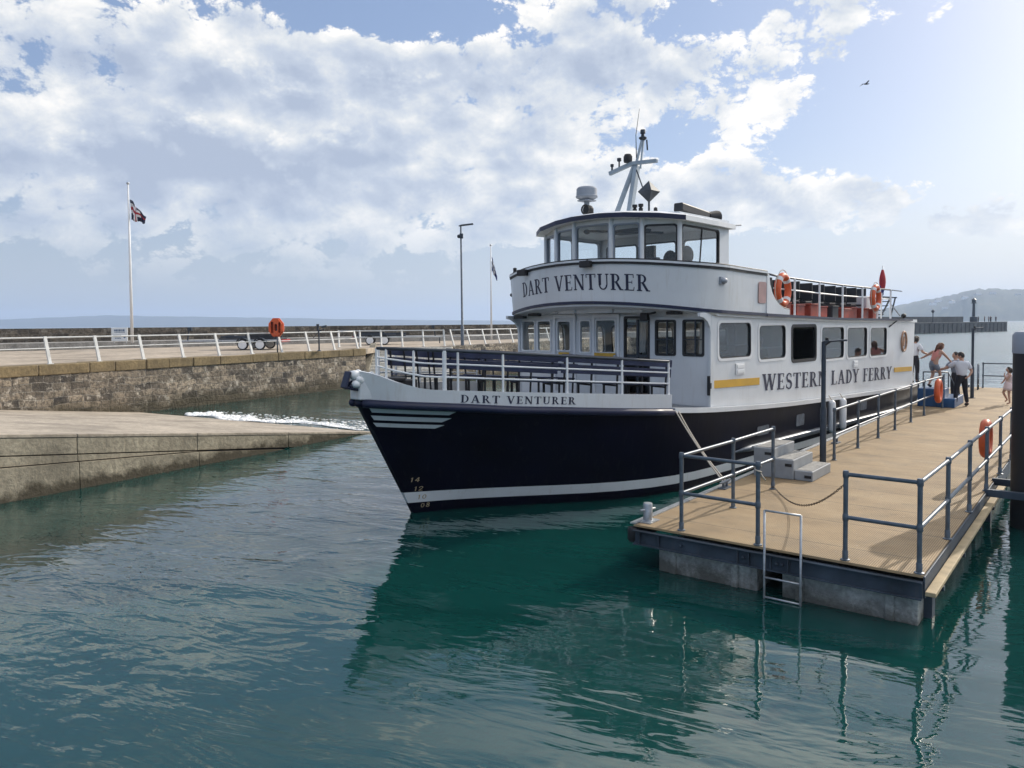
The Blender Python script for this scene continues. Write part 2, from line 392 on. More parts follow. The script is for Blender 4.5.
# ------------------------------------------------------------------ lettering (serif capitals drawn as strokes)
def glyph(ch):
    P = []
    T, t, sf = .20, .085, .065
    def st(x0, y0, x1, y1, w): P.append([(x0 - w/2, y0), (x0 + w/2, y0), (x1 + w/2, y1), (x1 - w/2, y1)])
    def bx(x0, y0, x1, y1): P.append([(x0, y0), (x1, y0), (x1, y1), (x0, y1)])
    def serif(x, y, w): bx(x - w/2, y, x + w/2, y + sf) if y < .5 else bx(x - w/2, y - sf, x + w/2, y)
    def arc(cx, cy, rx, ry, a0, a1, Tx, ty, n=14):
        for k in range(n):
            q = []
            for a, o in ((a0 + (a1 - a0) * k / n, 1), (a0 + (a1 - a0) * (k + 1) / n, 1), (a0 + (a1 - a0) * (k + 1) / n, 0), (a0 + (a1 - a0) * k / n, 0)):
                r = radians(a); q.append((cx + (rx if o else rx - Tx) * cos(r), cy + (ry if o else ry - ty) * sin(r)))
            P.append(q)
    def path(pts, ws):
        for i in range(len(pts) - 1):
            q = []
            for j, sgn in ((i, 1), (i + 1, 1), (i + 1, -1), (i, -1)):
                a = pts[max(j - 1, 0)]; b = pts[min(j + 1, len(pts) - 1)]; dx, dy = b[0] - a[0], b[1] - a[1]; L = sqrt(dx*dx + dy*dy)
                q.append((pts[j][0] - dy / L * ws[j] / 2 * sgn, pts[j][1] + dx / L * ws[j] / 2 * sgn))
            P.append(q)
    w = .8
    if ch == 'D': st(.2, 0, .2, 1, T); serif(.17, 0, .34); serif(.17, 1, .34); bx(.28, 0, .36, .05); bx(.28, .95, .36, 1); arc(.32, .5, .52, .5, -90, 90, .17, .055); w = .9
    elif ch == 'A': st(.12, 0, .45, 1, t); st(.80, 0, .47, 1, T); bx(.22, .30, .68, .355); serif(.12, 0, .26); serif(.82, 0, .36); w = 1.0
    elif ch == 'R': st(.2, 0, .2, 1, T); serif(.2, 0, .38); serif(.17, 1, .34); bx(.28, .95, .38, 1); bx(.28, .47, .38, .52); arc(.34, .735, .36, .265, -90, 90, .16, .055); st(.80, 0, .44, .5, T); serif(.86, 0, .24); w = .95
    elif ch == 'T': st(.42, 0, .42, 1, T); serif(.42, 0, .38); bx(.02, .945, .82, 1); st(.04, .76, .02, .97, .05); st(.80, .76, .82, .97, .05); w = .86
    elif ch == 'V': st(.47, 0, .14, 1, T); st(.47, 0, .80, 1, t); serif(.14, 1, .36); serif(.80, 1, .26); w = .94
    elif ch == 'E':
        st(.2, 0, .2, 1, T); serif(.17, 0, .34); serif(.17, 1, .34); bx(.28, .945, .68, 1); bx(.28, 0, .70, .055); bx(.28, .48, .56, .53)
        st(.67, .77, .66, .97, .05); st(.72, .22, .68, .02, .05); st(.56, .40, .56, .61, .04); w = .78
    elif ch == 'F':
        st(.2, 0, .2, 1, T); serif(.2, 0, .40); serif(.17, 1, .34); bx(.28, .945, .68, 1); bx(.28, .48, .56, .53)
        st(.67, .77, .66, .97, .05); st(.56, .40, .56, .61, .04); w = .74
    elif ch == 'N': st(.15, 0, .15, 1, t); st(.82, 0, .16, 1, T); st(.84, 0, .84, 1, t); serif(.15, 0, .26); serif(.12, 1, .26); serif(.84, 1, .26); w = 1.0
    elif ch == 'U':
        st(.2, .3, .2, 1, T); st(.78, .3, .78, 1, t); serif(.2, 1, .38); serif(.78, 1, .26); arc(.4625, .32, .3475, .32, 180, 360, .11, .075); w = .95
    elif ch == 'W': st(.40, 0, .12, 1, T); st(.40, 0, .66, .95, t); st(.96, 0, .66, 1, T); st(.96, 0, 1.24, 1, t); serif(.12, 1, .34); serif(.66, 1, .34); serif(1.24, 1, .26); w = 1.36
    elif ch == 'S':
        pts, ws = [], []
        for k in range(19):
            a = radians(30 + 240 * k / 18); pts.append((.34 + .235 * cos(a), .735 + .235 * sin(a))); ws.append(.06 + .11 * (k / 18) ** 1.5)
        for k in range(1, 20):
            a = radians(90 - 240 * k / 19); pts.append((.34 + .265 * cos(a), .25 + .235 * sin(a))); ws.append(.17 - .11 * (k / 19) ** 1.2)
        path(pts, ws); st(.56, .72, .54, .96, .045); st(.09, .28, .07, .04, .045); w = .68
    elif ch == 'L': st(.2, 0, .2, 1, T); serif(.17, 0, .34); serif(.2, 1, .40); bx(.28, 0, .68, .055); st(.71, .24, .66, .02, .05); w = .76
    elif ch == 'Y': st(.43, .42, .12, 1, T); st(.43, .42, .78, 1, t); st(.43, 0, .43, .46, T); serif(.43, 0, .38); serif(.12, 1, .34); serif(.78, 1, .26); w = .9
    elif ch == '1': bx(.25, 0, .37, 1); st(.15, .8, .30, .98, .1); w = .5
    elif ch == '0': arc(.32, .5, .28, .5, 0, 360, .11, .11, 20); w = .66
    elif ch == '2': arc(.3, .72, .27, .28, 0, 200, .11, .11); st(.10, .05, .53, .68, .13); bx(.04, 0, .58, .11); w = .66
    elif ch == '4': bx(.40, 0, .52, 1); st(.10, .33, .44, 1, .12); bx(.04, .26, .64, .37); w = .7
    elif ch == '8': arc(.32, .27, .28, .27, 0, 360, .11, .11, 18); arc(.32, .75, .24, .25, 0, 360, .11, .11, 18); w = .66
    elif ch == ' ': w = .42
    return P, w
def text_mesh(mb, txt, width, height, fn, gap=.10, th=.004):
    tot = sum(glyph(c)[1] + gap for c in txt) - gap; u = 0; k = 0
    for c in txt:
        P, w = glyph(c)
        for q in P:
            e = .0005 * (k % 5); k += 1
            base = [((u + x) / tot * width, y * height) for x, y in q]
            vs = [fn(a, b, .002) for a, b in base] + [fn(a, b, .002 + th + e) for a, b in base]
            mb.add(vs, [(0, 1, 2, 3), (7, 6, 5, 4), (0, 1, 5, 4), (1, 2, 6, 5), (2, 3, 7, 6), (3, 0, 4, 7)])
        u += w + gap
    return mb

# ------------------------------------------------------------------ world: sky, clouds, sun
CSTR, CSEED, CTHR, CVOR = 1.45, 5.2, 1.172, .85
SUN_AZ, SUN_EL = atan2(.767, .642), radians(27)
def build_world():
    w = bpy.data.worlds.new('World'); SC.world = w; w.use_nodes = True; nt = w.node_tree
    bg = nt.nodes['Background']; bg.inputs[1].default_value = .112
    sky = nn(nt, 'ShaderNodeTexSky', sky_type='NISHITA', sun_disc=False, sun_elevation=SUN_EL, sun_rotation=SUN_AZ, air_density=1.0, dust_density=1.2, ozone_density=1.5, altitude=0)
    # cloud density as a function of azimuth and elevation
    g = bpy.data.node_groups.new('cloud_density', 'ShaderNodeTree')
    g.interface.new_socket('az', in_out='INPUT', socket_type='NodeSocketFloat'); g.interface.new_socket('el', in_out='INPUT', socket_type='NodeSocketFloat')
    g.interface.new_socket('density', in_out='OUTPUT', socket_type='NodeSocketFloat'); g.interface.new_socket('thin', in_out='OUTPUT', socket_type='NodeSocketFloat')
    gi = g.nodes.new('NodeGroupInput'); go = g.nodes.new('NodeGroupOutput'); az, el = gi.outputs[0], gi.outputs[1]
    def blob(px, py, rx, ry):
        a0 = atan((px - 512) / 760); e0 = atan((323 - py) / 760 * cos(a0)); ra, re = rx / 760 * 1.5, ry / 760 * 1.6
        da = mth(g, 'MULTIPLY_ADD', az, 1 / ra, -a0 / ra); de = mth(g, 'MULTIPLY_ADD', el, 1 / re, -e0 / re)
        q = mth(g, 'MULTIPLY_ADD', de, de, mth(g, 'MULTIPLY', da, da)); q = mth(g, 'SUBTRACT', 1, q, clamp=True)
        return mth(g, 'MULTIPLY', q, q)
    blobs = [  # centre and half size of the banks in the photographed quarter of the sky (turned into angles), weight
        (150, 40, 270, 42, .22), (340, 72, 150, 46, .22), (60, 100, 160, 40, .16), (130, 148, 200, 36, .22), (300, 150, 190, 42, .17), (430, 130, 120, 70, .12),
        (80, 205, 220, 40, .16), (320, 215, 260, 45, .17), (560, 85, 110, 75, .22), (640, 45, 90, 60, .14), (740, 85, 90, 48, .22), (840, 20, 70, 60, .18),
        (590, 195, 170, 60, .20), (760, 200, 150, 38, .20), (900, 205, 110, 28, .17), (990, 228, 60, 18, .13), 
        (360, 15, 90, 26, -.30), (490, 35, 35, 45, -.10), (690, 20, 60, 22, -.14), (945, 120, 120, 60, -.40), (960, 30, 70, 90, -.26), (940, 20, 22, 16, .30), (980, 90, 24, 11, .40), (700, 255, 300, 14, -.16), (650, 145, 50, 14, -.12)]
    tot = None
    for *bb, wt in blobs:
        q = blob(*bb); tot = mth(g, 'MULTIPLY', q, wt) if tot is None else mth(g, 'MULTIPLY_ADD', q, wt, tot)
    thn = None   # thinner, sunnier and thicker, greyer parts of the banks
    for *bb, wt in [(300, 45, 230, 26, .16), (60, 110, 60, 26, .16), (250, 125, 200, 20, .14), (120, 78, 210, 22, -.18), (170, 162, 230, 18, -.16), (300, 195, 260, 26, .08), (570, 70, 70, 45, -.10), (760, 75, 110, 45, .06), (620, 190, 120, 50, .08), (820, 195, 160, 30, .10)]:
        q = blob(*bb); thn = mth(g, 'MULTIPLY', q, wt) if thn is None else mth(g, 'MULTIPLY_ADD', q, wt, thn)
    lk(g, thn, go.inputs[1])
    far = nn(g, 'ShaderNodeMapRange', n1=.45, n2=.7, n3=0, n4=.10); lk(g, el, far.inputs[0])
    lk(g, mth(g, 'ADD', tot, far.outputs[0]), go.inputs[0])
    geo = nn(nt, 'ShaderNodeTexCoord'); sp = nn(nt, 'ShaderNodeSeparateXYZ')
    nrm = nn(nt, 'ShaderNodeVectorMath', operation='NORMALIZE'); lk(nt, geo.outputs['Generated'], nrm.inputs[0]); lk(nt, nrm.outputs[0], sp.inputs[0])
    az = mth(nt, 'ARCTAN2', sp.outputs[0], sp.outputs[1]); el = mth(nt, 'ARCSINE', sp.outputs[2])
    n = nt.nodes.new('ShaderNodeGroup'); n.node_tree = g; lk(nt, az, n.inputs[0]); lk(nt, el, n.inputs[1]); banks = n.outputs[0]; thin = n.outputs[1]
    def fields(da, de, fine_det):
        cv = nn(nt, 'ShaderNodeCombineXYZ'); lk(nt, mth(nt, 'ADD', az, da), cv.inputs[0]); lk(nt, mth(nt, 'MULTIPLY_ADD', el, CSTR, de * CSTR), cv.inputs[1]); cv.inputs[2].default_value = CSEED
        a = noise(nt, cv.outputs[0], 5.5, 2, .5, .2)
        wv = nn(nt, 'ShaderNodeTexNoise', i_Scale=9, i_Detail=2); lk(nt, cv.outputs[0], wv.inputs['Vector'])
        wm = nn(nt, 'ShaderNodeVectorMath', operation='MULTIPLY_ADD'); lk(nt, wv.outputs[1], wm.inputs[0]); wm.inputs[1].default_value = (.045, .045, .045); lk(nt, cv.outputs[0], wm.inputs[2])
        vo = nn(nt, 'ShaderNodeTexVoronoi', voronoi_dimensions='2D', feature='F1', normalize=True, i_Scale=13.0, i_Detail=fine_det, i_Roughness=.62, i_Lacunarity=2.15); lk(nt, wm.outputs[0], vo.inputs['Vector'])
        b = noise(nt, cv.outputs[0], 24, fine_det, .68, .1)
        c = mth(nt, 'MULTIPLY_ADD', vo.outputs[0], -CVOR, CVOR)
        return mth(nt, 'ADD', c, mth(nt, 'MULTIPLY_ADD', b, .42, mth(nt, 'MULTIPLY', a, .55)))
    f0 = fields(0, 0, 7); f1 = fields(.006, .010, 6); f2 = fields(.024, .038, 2); f3 = fields(.06, .085, 0)
    d0 = mth(nt, 'ADD', mth(nt, 'SUBTRACT', f0, CTHR), banks)
    cov = nn(nt, 'ShaderNodeMapRange', interpolation_type='SMOOTHSTEP', n1=-.01, n2=.075, n3=0, n4=.97); lk(nt, d0, cov.inputs[0])
    lit = mth(nt, 'MULTIPLY_ADD', mth(nt, 'SUBTRACT', f0, f1), 1.0, mth(nt, 'MULTIPLY', mth(nt, 'SUBTRACT', f0, f2), 1.3))
    lit = mth(nt, 'MULTIPLY_ADD', mth(nt, 'SUBTRACT', f2, f3), 1.0, lit)
    thick = nn(nt, 'ShaderNodeMapRange', n1=.0, n2=.36, n3=.76, n4=.20); lk(nt, d0, thick.inputs[0])
    side = nn(nt, 'ShaderNodeMapRange', interpolation_type='SMOOTHSTEP', n1=-.5, n2=.55, n3=0, n4=1); lk(nt, az, side.inputs[0])
    lit = mth(nt, 'ADD', mth(nt, 'MULTIPLY_ADD', side.outputs[0], .10, lit), mth(nt, 'ADD', thin, mth(nt, 'SUBTRACT', thick.outputs[0], .06)), clamp=True)
    cc = ramp(nt, lit, [(.05, (4.1, 4.75, 6.0)), (.36, (5.4, 6.0, 7.0)), (.60, (7.2, 7.5, 7.8)), (.92, (10.2, 9.9, 9.4))])
    # low clouds fade into the pale air above the sea
    fade = nn(nt, 'ShaderNodeMapRange', interpolation_type='SMOOTHSTEP', n1=.03, n2=.16, n3=.0, n4=1); lk(nt, el, fade.inputs[0])
    f = mth(nt, 'MULTIPLY', cov.outputs[0], fade.outputs[0])
    lowair = nn(nt, 'ShaderNodeMapRange', interpolation_type='SMOOTHSTEP', n1=.0, n2=.22, n3=.8, n4=.0); lk(nt, el, lowair.inputs[0])
    skyc = mixc(nt, .45, sky.outputs[0], (3.2, 4.4, 7.3))
    base = mixc(nt, lowair.outputs[0], skyc, mixc(nt, side.outputs[0], (4.9, 5.45, 5.9), (6.8, 7.2, 7.3)))
    # bright sunlit cloud high up towards the sun, above the photographed part of the sky
    hi = nn(nt, 'ShaderNodeMapRange', interpolation_type='SMOOTHSTEP', n1=.42, n2=.56, n3=0, n4=1); lk(nt, el, hi.inputs[0])
    ha = nn(nt, 'ShaderNodeMapRange', interpolation_type='SMOOTHSTEP', n1=-.35, n2=.45, n3=.12, n4=1); lk(nt, az, ha.inputs[0])
    hn = nn(nt, 'ShaderNodeMapRange', interpolation_type='SMOOTHSTEP', n1=.60, n2=.82, n3=.25, n4=1); lk(nt, f0, hn.inputs[0])
    hb = nn(nt, 'ShaderNodeMapRange', interpolation_type='SMOOTHSTEP', n1=.85, n2=1.2, n3=1, n4=.2); lk(nt, el, hb.inputs[0])
    glow = mth(nt, 'MULTIPLY', mth(nt, 'MULTIPLY', hi.outputs[0], ha.outputs[0]), mth(nt, 'MULTIPLY', hn.outputs[0], hb.outputs[0]))
    lk(nt, mixc(nt, glow, mixc(nt, f, base, cc), (17, 16.8, 16.4)), bg.inputs[0])
    w.cycles.sampling_method = 'MANUAL'; w.cycles.sample_map_resolution = 512
    s = bpy.data.lights.new('sun', 'SUN'); s.energy = 3.7; s.angle = radians(.6); s.color = (1, .90, .76)
    so = bpy.data.objects.new('sun', s); COL.objects.link(so)
    d = V((sin(SUN_AZ) * cos(SUN_EL), cos(SUN_AZ) * cos(SUN_EL), sin(SUN_EL)))
    so.rotation_euler = d.to_track_quat('Z', 'Y').to_euler(); so.location = d * 60
build_world()
SC.view_settings.view_transform = 'Standard'; SC.view_settings.look = 'None'; SC.view_settings.exposure = 0; SC.view_settings.gamma = 1
SC.cycles.use_denoising = True
SC.cycles.max_bounces = 6; SC.cycles.diffuse_bounces = 2; SC.cycles.glossy_bounces = 3; SC.cycles.transparent_max_bounces = 16; SC.cycles.volume_bounces = 1
SC.cycles.caustics_reflective = False; SC.cycles.caustics_refractive = False

# ------------------------------------------------------------------ setting: water, hills, haze
R_SEA = 6500
mb = MB(); rr = [0, 3, 6, 10, 15, 22, 32, 50, 80, 140, 260, 500, 1000, 2000, 4000, R_SEA]
rows = [[V((r * cos(2*pi*k/48), r * sin(2*pi*k/48) + 12, 0)) for k in range(48)] for r in rr[1:]]
mb.grid(rows, closed=True); mb.add(rows[0], [tuple(range(48))])
tag(mb.build('water', M['water']), 'calm teal harbour water rippled by the breeze', kind='structure')

def hills(name, pts, depth, label, seed):
    """ridge given as (x px, y px, distance m); a real slope behind its shore line"""
    rnd = random.Random(seed); mb = MB(); rows = []
    n = len(pts)
    top = []
    for i in range(n - 1):
        for k in range(6):
            t = k / 6; top.append([pts[i][j] + (pts[i+1][j] - pts[i][j]) * t for j in range(3)])
    top.append(list(pts[-1]))
    for f in range(9):
        t = f / 8; row = []
        for j, (px, py, D) in enumerate(top):
            P = atd(px, py, D); dirv = V((P.x, P.y, 0)).normalized()
            h = P.z * (sin(min(1, t * 1.25) * pi / 2) if t < .85 else 1 - (t - .85) * 2.5)
            jit = (rnd.random() - .5) * .07 * P.z if 0 < t < 1 else 0
            q = V((P.x, P.y, 0)) + dirv * (t - .8) * depth; row.append(V((q.x, q.y, max(-.5, h + jit))))
        rows.append(row)
    mb.grid(rows); return tag(mb.build(name, M['hill'], smooth=True), label, kind='structure')
hills('hills', [(840, 319, 2300), (880, 310, 2300), (905, 304, 2300), (925, 300, 2250), (948, 296, 2200), (962, 293, 2150), (976, 289.5, 2100), (995, 288.5, 2100), (1016, 290, 2100), (1040, 288, 2100), (1080, 292, 2050), (1150, 300, 2000), (1230, 312, 2000), (1300, 319, 2000)], 500, 'hazy wooded headland with scattered pale houses', 4)
hills('hills', [(-420, 324, 4600), (-250, 319, 4600), (-120, 317, 4600), (0, 319.5, 4600), (60, 317, 4600), (110, 315.2, 4600), (180, 316.5, 4600), (260, 317.5, 4700), (340, 319, 4800), (420, 320, 4900), (520, 320.6, 5000), (640, 321, 5000), (720, 322, 5000)], 600, 'long low blue coastline across the bay', 5)
# a few pale houses on the near headland
hm = MB(); hm.box((0, 0, 3), (13, 9, 6)); hroot = empty('house', (0, 0, 0))
hw = hm.build('wall', M['white_clean'], hroot)
hr = MB(); hr.add([(-7, -5, 6), (7, -5, 6), (7, 5, 6), (-7, 5, 6), (-7, 0, 9), (7, 0, 9)], [(0, 1, 5, 4), (2, 3, 4, 5), (0, 4, 3), (1, 2, 5), (3, 2, 1, 0)]); hr.build('roof', M['conc_grey'], hroot)
hs = [(933, 303), (938, 300), (952, 301), (965, 297), (978, 294), (984, 297), (993, 292.5), (995, 299), (1003, 296), (1012, 298), (1018, 294), (972, 304), (958, 306), (1008, 305), (988, 306), (945, 308)]
for i, (px, py) in enumerate(hs):
    h = hroot if i == 0 else copy_tree(hroot)
    P = atd(px, py, 1960); h.location = (P.x, P.y, P.z - 6); h.rotation_euler.z = random.uniform(-.6, .6)
    tag(h, 'tiny pale house among the trees on the hazy headland', 'house', 'houses on the headland')

hz = MB(); hz.box((0, 0, 70), (13600, 13600, 142))
hzm = bpy.data.materials.new('haze_air'); hzm.use_nodes = True; nt = hzm.node_tree; nt.nodes.remove(nt.nodes['Principled BSDF'])
pv = nn(nt, 'ShaderNodeVolumePrincipled'); pv.inputs['Color'].default_value = (.60, .74, 1, 1); pv.inputs['Density'].default_value = .00025; pv.inputs['Anisotropy'].default_value = .2
lk(nt, pv.outputs[0], nt.nodes['Material Output'].inputs['Volume'])
tag(hz.build('haze', hzm), 'thin sea haze', kind='stuff')

# ------------------------------------------------------------------ left quay, slipway, parapet
QD = V((.489, .872, 0)).normalized(); QN = V((QD.y, -QD.x, 0)); Q0 = V((-16.8, 27.81, 0)); ZQ = 2.12
def Q(t, off=0, z=0): return Q0 + QD * t + QN * off + V((0, 0, z))
TC = 17.4   # corner where the first wall ends
# quay ground
par = [V((-66, 12, 0)), V((-45, 32, 0)), V((-30.8, 45.8, 0)), V((-14, 60, 0)), V((2, 70.5, 0)), V((26, 86, 0))]
mb = MB()
poly = [Q(-46), Q(TC), V((-8.0, 45.9, 0)), V((-3.7, 45.9, 0)), V((4, 60, 0)), V((17, 83, 0))] + [p for p in par[::-1]]
mb.panel([(p.x, p.y) for p in poly], [], lambda u, v, w: V((u, v, ZQ - w)), .3)
tag(mb.build('quay', M['quay_top']), 'dusty pale quay surface behind the white railings', kind='structure')
# stone wall along the harbour
def wall_mesh(P, d, nrm, L, z0, z1, th, batter=0):
    mb = MB(); mb.uv = []
    nu, nv = max(2, int(L / .6)), 9
    def sheet(off, back):
        rows = []
        for j in range(nv + 1):
            z = z0 + (z1 - z0) * j / nv; row = []
            for i in range(nu + 1):
                p = P + d * (L * i / nu) + nrm * (off + (0 if back else batter * (1 - j / nv) + random.uniform(-.02, .02))); p = p.copy(); p.z = z; row.append(p); mb.uv.append((L * i / nu, z))
            rows.append(row)
        mb.grid(rows); return rows
    sheet(0, False); sheet(-th, True)
    n = (nu + 1) * (nv + 1); top = nv * (nu + 1)
    for i in range(nu): mb.f.append((top + i, top + i + 1, n + top + i + 1, n + top + i)); mb.m.append(0)
    for i in (0, nu):
        for j in range(nv): a = j * (nu + 1) + i; b = a + nu + 1; mb.f.append((a, b, n + b, n + a)); mb.m.append(0)
    return mb
wl = empty('harbour_wall', Q(0), 0, 'old stone block harbour wall under the white quay railing, beside the slipway', 'wall')
def wparent(o, e):
    o.parent = e; o.matrix_parent_inverse = e.matrix_basis.inverted(); return o
o = wall_mesh(Q(-46), QD, QN, 46 + TC, -1.2, ZQ - .38, .8, .12).build('stone_face', M['stone']); wparent(o, wl)
mb = MB(); t = -46
while t < TC:
    L = random.uniform(1.0, 1.9); L = min(L, TC - t)
    pr = random.uniform(.03, .07); h = random.uniform(-.02, .012)
    mb.bar(Q(t + .012, pr - .45, ZQ - .185 + h / 2), Q(t + L - .012, pr - .45 + random.uniform(-.012, .012), ZQ - .185 + h / 2), .9, .39 + h); t += L
o = mb.build('coping', M['coping'], bev=.03); wparent(o, wl)
# end return of the wall, far quay wall beyond the steps
w2 = empty('harbour_wall', (-3.7, 45.9, 0), 0, 'dark stone quay wall beyond the pale steps, behind the bow of the ferry', 'wall')
o = wall_mesh(V((-3.7, 45.9, 0)), QD, QN, 40, -1.2, ZQ + .02, .8, .1).build('stone_face', M['stone']); wparent(o, w2)
# sunlit flight of pale steps
sp = empty('harbour_steps', (-6, 44, 0), 0, 'pale concrete steps running down from the quay behind the ferry bow', 'steps')
mb = MB(); ns = 15
for k in range(ns):
    z = ZQ - .02 - k * .165; y1 = 45.9 - k * .30
    mb.box((-5.9, y1 - .15 + 1.2, z - .5), (4.6, 2.7, 1.0))
o = mb.build('tread', M['conc_pale'], bev=.012); wparent(o, sp)
mb = MB(); A = V((-8.35, 45.9, ZQ + .16)); B = V((-8.35, 41.4, -.35))
mb.bar(A, B, .34, .22); mb.add([A + V((-.12, 0, 0)), B + V((-.12, 0, 0)), V((-8.47, 45.9, -1)), A + V((.12, 0, 0)), B + V((.12, 0, 0)), V((-8.23, 45.9, -1))], [(0, 1, 2), (5, 4, 3), (0, 1, 4, 3), (1, 2, 5, 4), (2, 0, 3, 5)])
o = mb.build('cheek_wall', M['conc_slip']); wparent(o, sp)
# terrace and parapet on the seaward side
def strip(name, line, off0, off1, z0, z1, mat):
    mb = MB(); rows = []
    for i, p in enumerate(line):
        d = (line[min(i + 1, len(line) - 1)] - line[max(i - 1, 0)]).normalized(); n = V((d.y, -d.x, 0))
        rows.append([p + n * off0 + V((0, 0, z0)), p + n * off0 + V((0, 0, z1)), p + n * off1 + V((0, 0, z1)), p + n * off1 + V((0, 0, z0))])
    mb.grid(rows, closed=True); mb.add(rows[0], [(0, 1, 2, 3)]); mb.add(rows[-1], [(3, 2, 1, 0)])
    if mat in ('stone_dark', 'stone'):
        mb.uv = []; acc = 0
        for i, p in enumerate(line):
            acc += (p - line[i - 1]).length if i else 0
            mb.uv += [(acc, q.z) for q in rows[i]]
        mb.uv += [(0, 0)] * 8
    return mb.build(name, M[mat])
fine = []
for i in range(len(par) - 1):
    for k in range(8): fine.append(par[i].lerp(par[i + 1], k / 8))
fine.append(par[-1])
tag(strip('pavement', fine, 3.2, .0, ZQ - .1, 2.55, 'conc_grey'), 'raised concrete ledge along the foot of the parapet', kind='structure')
tag(strip('parapet_wall', fine, 0, -1.1, -1, 3.40, 'stone_dark'), 'long dark weathered parapet wall along the seaward side of the quay', 'wall')
# slipway
E0, E1 = atz(0, 503, 0), atz(371, 432, 0); SD = (E1 - E0); SL = SD.length; SD.normalize(); SN = V((SD.y, -SD.x, 0)); ZE0 = atd(0, 435, E0.y).z
slope = ZE0 / SL
def S(t, off, dz=0): p = E0 + SD * t + SN * off; return V((p.x, p.y, ZE0 - slope * t + dz))
mb = MB(); rows = []
for i in range(31):
    t = -22 + i * 1.6; rows.append([S(t, 0), S(t, -5, .0), S(t, -10.5), S(t, -15)])
top = rows
mb.grid(top); low = [[p - V((0, 0, .25)) for p in r] for r in top]; mb.grid(low)
for a, b in ((0, 0), (3, 3)):
    mb.grid([[top[i][a] for i in range(31)], [low[i][a] for i in range(31)]])
mb.grid([top[0], low[0]]); mb.grid([top[-1], low[-1]])
tag(mb.build('slipway', M['conc_top']), 'pale worn concrete slipway running down into the water', kind='structure')
sw = empty('slipway_wall', E0, 0, 'stepped concrete side wall of the slipway with dark joints and weedy foot', 'wall')
cuts = [-22, -12, -4.5, None, None, None]
def t_at(px):
    best = min((abs((lambda q: CX + FPX * ((q - CAM).dot(_R)) / ((q - CAM).dot(_F)))(S(i * .05, 0)) - px), i * .05) for i in range(0, 240)); return best[1]
cuts = [-22, -12, -4.5, t_at(77), t_at(196), t_at(288), SL + .4]
mb = MB(); mc = MB(); ml = MB()
ucut = [0, .42]
for i in range(len(cuts) - 1):
    a, b = cuts[i] + .009, cuts[i + 1] - .009
    # coping course
    d = .0
    mc.add([S(a, .05, .012), S(b, .05, .012), S(b, -.35, .012), S(a, -.35, .012), S(a, .05, -.06), S(b, .05, -.06), S(b, -.35, -.06), S(a, -.35, -.06)], [(0, 1, 2, 3), (7, 6, 5, 4), (0, 1, 5, 4), (1, 2, 6, 5), (2, 3, 7, 6), (3, 0, 4, 7)])
    h0 = .42
    mb.add([S(a, .035, -.063), S(b, .035, -.063), S(b, -.4, -.063), S(a, -.4, -.063), S(a, .03, -h0), S(b, .03, -h0), S(b, -.4, -h0), S(a, -.4, -h0)], [(0, 1, 2, 3), (7, 6, 5, 4), (0, 1, 5, 4), (1, 2, 6, 5), (2, 3, 7, 6), (3, 0, 4, 7)])
    # lower courses: a wedge course, then the footing standing a little proud
    def zz(t): return max(.0, .245 * (cuts[4] - t) / max(cuts[4] - cuts[3], .1) * .55) if t < cuts[4] else 0
    wa, wb = zz(a), zz(b)
    if wa > .02: ml.add([S(a, .045, -h0 - .022), S(b, .045, -h0 - .022), S(b, -.4, -h0 - .022), S(a, -.4, -h0 - .022), S(a, .045, -h0 - .02 - wa), S(b, .045, -h0 - .021 - wb), S(b, -.4, -h0 - .021 - wb), S(a, -.4, -h0 - .02 - wa)], [(0, 1, 2, 3), (7, 6, 5, 4), (0, 1, 5, 4), (1, 2, 6, 5), (2, 3, 7, 6), (3, 0, 4, 7)])
    ta, tb = S(a, .10, -h0 - .045 - wa), S(b, .10, -h0 - .045 - wb); tc, td = S(b, -.4, -h0 - .045 - wb), S(a, -.4, -h0 - .045 - wa)
    bt = [V((p.x, p.y, min(p.z - .1, -1.2))) for p in (ta, tb, tc, td)]
    ml.add([ta, tb, tc, td] + bt, [(0, 1, 2, 3), (7, 6, 5, 4), (0, 1, 5, 4), (1, 2, 6, 5), (2, 3, 7, 6), (3, 0, 4, 7)])
back = MB(); back.add([S(-22, -.05, -.1), S(SL, -.05, -.1), S(SL, -.05, -3), S(-22, -.05, -3), S(-22, -.5, -.1), S(SL, -.5, -.1), S(SL, -.5, -3), S(-22, -.5, -3)], [(0, 1, 2, 3), (7, 6, 5, 4), (0, 1, 5, 4), (1, 2, 6, 5), (2, 3, 7, 6), (3, 0, 4, 7)])
for m_, n_, mm in ((mc, 'coping', 'conc_top'), (mb, 'upper_course', 'conc_slip'), (ml, 'footing', 'conc_slip'), (back, 'core', 'black')):
    o = m_.build(n_, M[mm], bev=.012 if n_ != 'core' else 0); wparent(o, sw)
